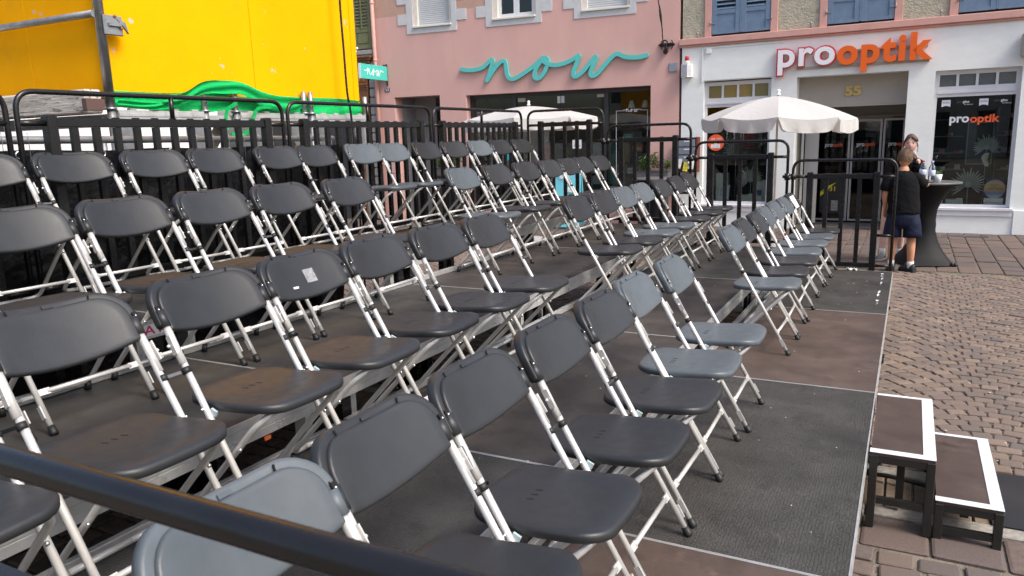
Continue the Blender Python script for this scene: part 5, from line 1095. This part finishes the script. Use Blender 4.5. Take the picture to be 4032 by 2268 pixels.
BE = [('pel', 'wai'), ('wai', 'che'), ('che', 'nk0'), ('nk0', 'nk1'), ('che', 'sl'), ('sl', 'el'), ('el', 'wl'), ('che', 'sr'), ('sr', 'er'), ('er', 'wr'), ('pel', 'hl'), ('hl', 'kl'), ('kl', 'cl'), ('cl', 'al'), ('pel', 'hr'), ('hr', 'kr'), ('kr', 'cr'), ('cr', 'ar')]
mb = MB(); add_mesh(mb, skin_mesh(B, BE)); hc = (.025, 2.30, 1.415); fd, rd, ud = head(mb, hc, 1.0, (.28, 1, -.25))
hand(mb, (-.16, 2.31, .78), (.02, .15, -1), (1, .3, 0), .6, .8); hand(mb, (.265, 2.60, 1.112), (-.35, 1, -.02), (-1, -.3, 0), .3, .8)
mb.build('body', m_skin_t, bo)
sb2 = MB(); loft(sb2, [((.047, 2.245, .735), .188, .128), ((.047, 2.245, .76), .187, .126), ((.045, 2.25, .86), .178, .118), ((.04, 2.255, .96), .172, .113), ((.03, 2.26, 1.08), .172, .112), ((.022, 2.265, 1.16), .170, .108), ((.02, 2.27, 1.205), .145, .095), ((.02, 2.272, 1.24), .095, .078), ((.02, 2.275, 1.262), .066, .062)])
sb2.tube([(-.09, 2.27, 1.185), (-.135, 2.27, 1.16), (-.165, 2.265, 1.08), (-.178, 2.26, 1.01)], [.06, .074, .068, .070], 14).tube([(.11, 2.275, 1.185), (.165, 2.29, 1.165), (.215, 2.32, 1.115), (.255, 2.35, 1.085)], [.06, .074, .068, .068], 14)
sb2.build('t_shirt', m_tee, bo)
sb2 = MB(); loft(sb2, [((.047, 2.245, .55), .10, .09), ((.047, 2.245, .62), .178, .125), ((.047, 2.245, .70), .180, .125), ((.047, 2.245, .79), .172, .115)])
for q in ([(-.045, 2.245, .72), (-.055, 2.25, .60), (-.062, 2.255, .50), (-.064, 2.255, .44)], [(.140, 2.24, .72), (.152, 2.24, .60), (.162, 2.24, .50), (.165, 2.24, .44)]): sb2.tube(q, [.085, .100, .104, .108], 16)
sb2.build('shorts', m_navy, bo)
for a, d in (((-.055, 2.25), (-.1, 1)), ((.165, 2.22), (-.75, .65))):
    MB().tube([(a[0], a[1], .05), (a[0], a[1], .10), (a[0], a[1], .135)], [.038, .037, .041], 12).build('sock', m_sock, bo); shoe(bo, a, d, m_shoe, .23)
def hair_cap(name, c, s, fd, rd, ud, m, t, low=-.35, thick=.010, front=.25):
    mb = MB(); q = bmesh.ops.create_uvsphere(mb.bm, u_segments=32, v_segments=22, radius=1); rr_ = random.Random(9); dl = []
    for v in q['verts']:
        x, y, z = v.co
        if z < (low if y < .15 else front+(.0 if y < .5 else .22)*(1-abs(x)*.9)): dl.append(v); continue
        k = 1+rr_.uniform(-.02, .05); v.co = Vector(c)+(rd*x*(.078+thick)*k+fd*y*(.096+thick)*k+ud*z*(.119+thick)*k)*s
    bmesh.ops.delete(mb.bm, geom=dl, context='VERTS')
    for f in mb.bm.faces: f.smooth = True
    bmesh.ops.solidify(mb.bm, geom=mb.bm.faces, thickness=-.012*s) if False else None
    return mb.build(name, m, t, fixn=False)
hair_cap('hair', hc, 1.0, fd, rd, ud, m_hair_b, bo, -.45, .009, .1)
tf = MB(); rr_ = random.Random(4)
for i in range(700):
    a, z = rr_.uniform(0, 6.28), rr_.uniform(-.35, 1); x, y = math.cos(a)*math.sqrt(max(0, 1-z*z)), math.sin(a)*math.sqrt(max(0, 1-z*z))
    if y > .2 and z < .3: continue
    p = Vector(hc)+rd*x*.086+fd*y*.104+ud*z*.127; d = (rd*x*.3+fd*(y*.3+.25)+ud*(z*.5-.1)).normalized(); l = .006+.009*max(0, z)
    tf.bar(p, p+d*l, .004, .003)
tag(tf.build('hair_tufts', m_hair_b, bo), kind='stuff')
# the girl, leaning on the table with her chin on her hand, facing the camera
gi = thing('person', 'girl in black top leaning on the high table with chin on hand', 'person')
G = {'pel': ((-.06, 3.24, .88), .085), 'wai': ((-.045, 3.25, 1.02), .078), 'che': ((.0, 3.25, 1.22), .082), 'nk0': ((.035, 3.21, 1.375), (.055, .05)), 'nk1': ((.06, 3.16, 1.47), .046),
     'sl': ((-.135, 3.25, 1.33), .05), 'el': ((-.185, 3.15, 1.13), .036), 'wl': ((.02, 3.05, 1.11), .024), 'sr': ((.165, 3.22, 1.34), .05), 'er': ((.225, 3.10, 1.12), .036), 'wr': ((.168, 3.03, 1.38), .024),
     'hl': ((-.14, 3.24, .80), .09), 'kl': ((-.175, 3.20, .46), .058), 'cl': ((-.18, 3.22, .32), .053), 'al': ((-.185, 3.20, .09), .035), 'hr': ((.02, 3.24, .80), .09), 'kr': ((.03, 3.22, .46), .058), 'cr': ((.03, 3.24, .32), .053), 'ar': ((.03, 3.24, .09), .035)}
mb = MB(); add_mesh(mb, skin_mesh(G, BE)); hc = (.075, 3.10, 1.575); fd, rd, ud = head(mb, hc, 1.0, (-.06, -1, -.10))
hand(mb, (.165, 3.03, 1.385), (-.75, .35, .75), (.3, -.9, .3), 1.5, .8); hand(mb, (.02, 3.05, 1.112), (1, -.35, 0), (-.2, 1, 0.3), .3, .85)
mb.build('body', m_skin, gi)
sb2 = MB(); loft(sb2, [((-.058, 3.245, .86), .165, .12), ((-.05, 3.25, .98), .148, .108), ((-.03, 3.255, 1.08), .145, .105), ((.0, 3.25, 1.20), .160, .112), ((.012, 3.24, 1.30), .165, .105), ((.03, 3.225, 1.36), .13, .09), ((.042, 3.20, 1.395), .082, .072)])
sb2.tube([(-.10, 3.24, 1.325), (-.15, 3.235, 1.30), (-.178, 3.19, 1.20), (-.185, 3.15, 1.14), (-.10, 3.10, 1.125), (-.03, 3.07, 1.12)], [.06, .072, .062, .058, .052, .045], 14).tube([(.13, 3.22, 1.335), (.178, 3.21, 1.31), (.215, 3.15, 1.20), (.222, 3.11, 1.14), (.19, 3.065, 1.24), (.165, 3.04, 1.31)], [.06, .072, .062, .058, .055, .052], 14)
sb2.build('black_top', m_tee, gi)
fr2 = MB()
for i in range(14): a_ = i*2*math.pi/14; fr2.ball((.165+.045*math.cos(a_), 3.035+.02*math.sin(a_), 1.318+.016*math.sin(a_*2)), .013, 6)
fr2.build('sleeve_frill', m_tee, gi)
sb2 = MB(); loft(sb2, [((-.06, 3.24, .80), .12, .10), ((-.06, 3.24, .86), .168, .12), ((-.058, 3.245, .93), .155, .112)])
for q in ([(-.14, 3.24, .90), (-.15, 3.238, .78)], [(.02, 3.24, .90), (.03, 3.24, .78)]): sb2.tube(q, [.09, .102], 16)
sb2.build('shorts', m_tee, gi)
for a, d in (((-.185, 3.20), (-.35, -1)), ((.03, 3.24), (.1, -1))):
    MB().tube([(a[0], a[1], .05), (a[0], a[1], .10), (a[0], a[1], .15)], [.039, .038, .041], 12).build('sock', m_sock, gi); shoe(gi, a, d, m_gshoe, .25)
hair_cap('hair', hc, 1.0, fd, rd, ud, m_hair_d, gi, -.30, .007, .48)
hs = MB(); H = Vector(hc)
for sg in (-1, 1): hs.tube(catmull([H+rd*sg*.012+fd*.075+ud*.100, H+rd*sg*.052+fd*.075+ud*.068, H+rd*sg*.078+fd*.045+ud*.01, H+rd*sg*.086+fd*.03-ud*.06, H+rd*sg*(.098 if sg > 0 else .082)+fd*.02-ud*.11], 5), [.014]*8+[.007]*6+[.0035]*7, 7)
hs.ball(H-fd*.10-ud*.03, (.05, .05, .05), 10).build('hair_strands', m_hair_d, gi)
ey = MB()
for sg in (-1, 1): ey.ball(H+rd*sg*.031+fd*.079+ud*.011, (.011, .008, .0055), 8)
ey.build('eye', mat('dark eye', (.02, .015, .012), .3), gi)
br = MB()
for sg in (-1, 1): br.tube([H+rd*sg*.016+fd*.092+ud*.030, H+rd*sg*.034+fd*.088+ud*.033, H+rd*sg*.05+fd*.076+ud*.028], [.003, .0035, .002], 6)
br.build('eyebrow', m_hair_d, gi)
MB().tube([H+rd*-.022+fd*.086-ud*.056, H+fd*.0965-ud*.054, H+rd*.022+fd*.086-ud*.056], [.003, .0055, .003], 7).build('lips', mat('lip', (.38, .11, .10), .5), gi)
# remaining street furniture seen behind the rails
fi = thing('ground_grate', 'flat metal grate in the paving before the right shop window', 'grate', (.95, 6.02, .006)); 
MB().box(-.36, .36, -.07, .07, -.01, .0).build('grate_frame', m_steel, fi)
for i in range(2): MB().box(-.34+i*.35, -.01+i*.35, -.055, .055, .0005, .003).build('grate_plate', m_anth, fi)
dm = thing('door_mat', 'reddish brown door mat before the optician entrance', 'door mat', (-1.45, 5.75, .006)); MB().box(-.45, .45, -.22, .22, -.01, .008, .003).build('mat_sheet', mat('door mat brown', (.12, .055, .04), .95, 0, .2, 30), dm)
gr = MB(); rr = random.Random(8)
for i in range(1500):
    if rr.random() < .6: x, y = rr.uniform(-1.4, 3.5), 2.30+rr.gauss(0, .035)
    else:
        x, y = rr.uniform(.05, 2.5), rr.uniform(-4.0, 2.2)
        if math.sin(x*7.3+2)*math.sin(y*5.1)*math.sin(x*2.7-y*1.9) < .35: continue
    a = rr.uniform(0, 6.28); leaf(gr, (x, y, -.006), Vector((math.cos(a)*.6, math.sin(a)*.6, rr.uniform(.5, 1.3))), rr.uniform(.008, .026), rr.uniform(.0015, .004))
tag(gr.build('joint_grass', mat('joint grass', (.09, .125, .04), .8, island=.4), fixn=False), 'tiny grass and moss tufts in the paving joints', 'grass', kind='stuff')
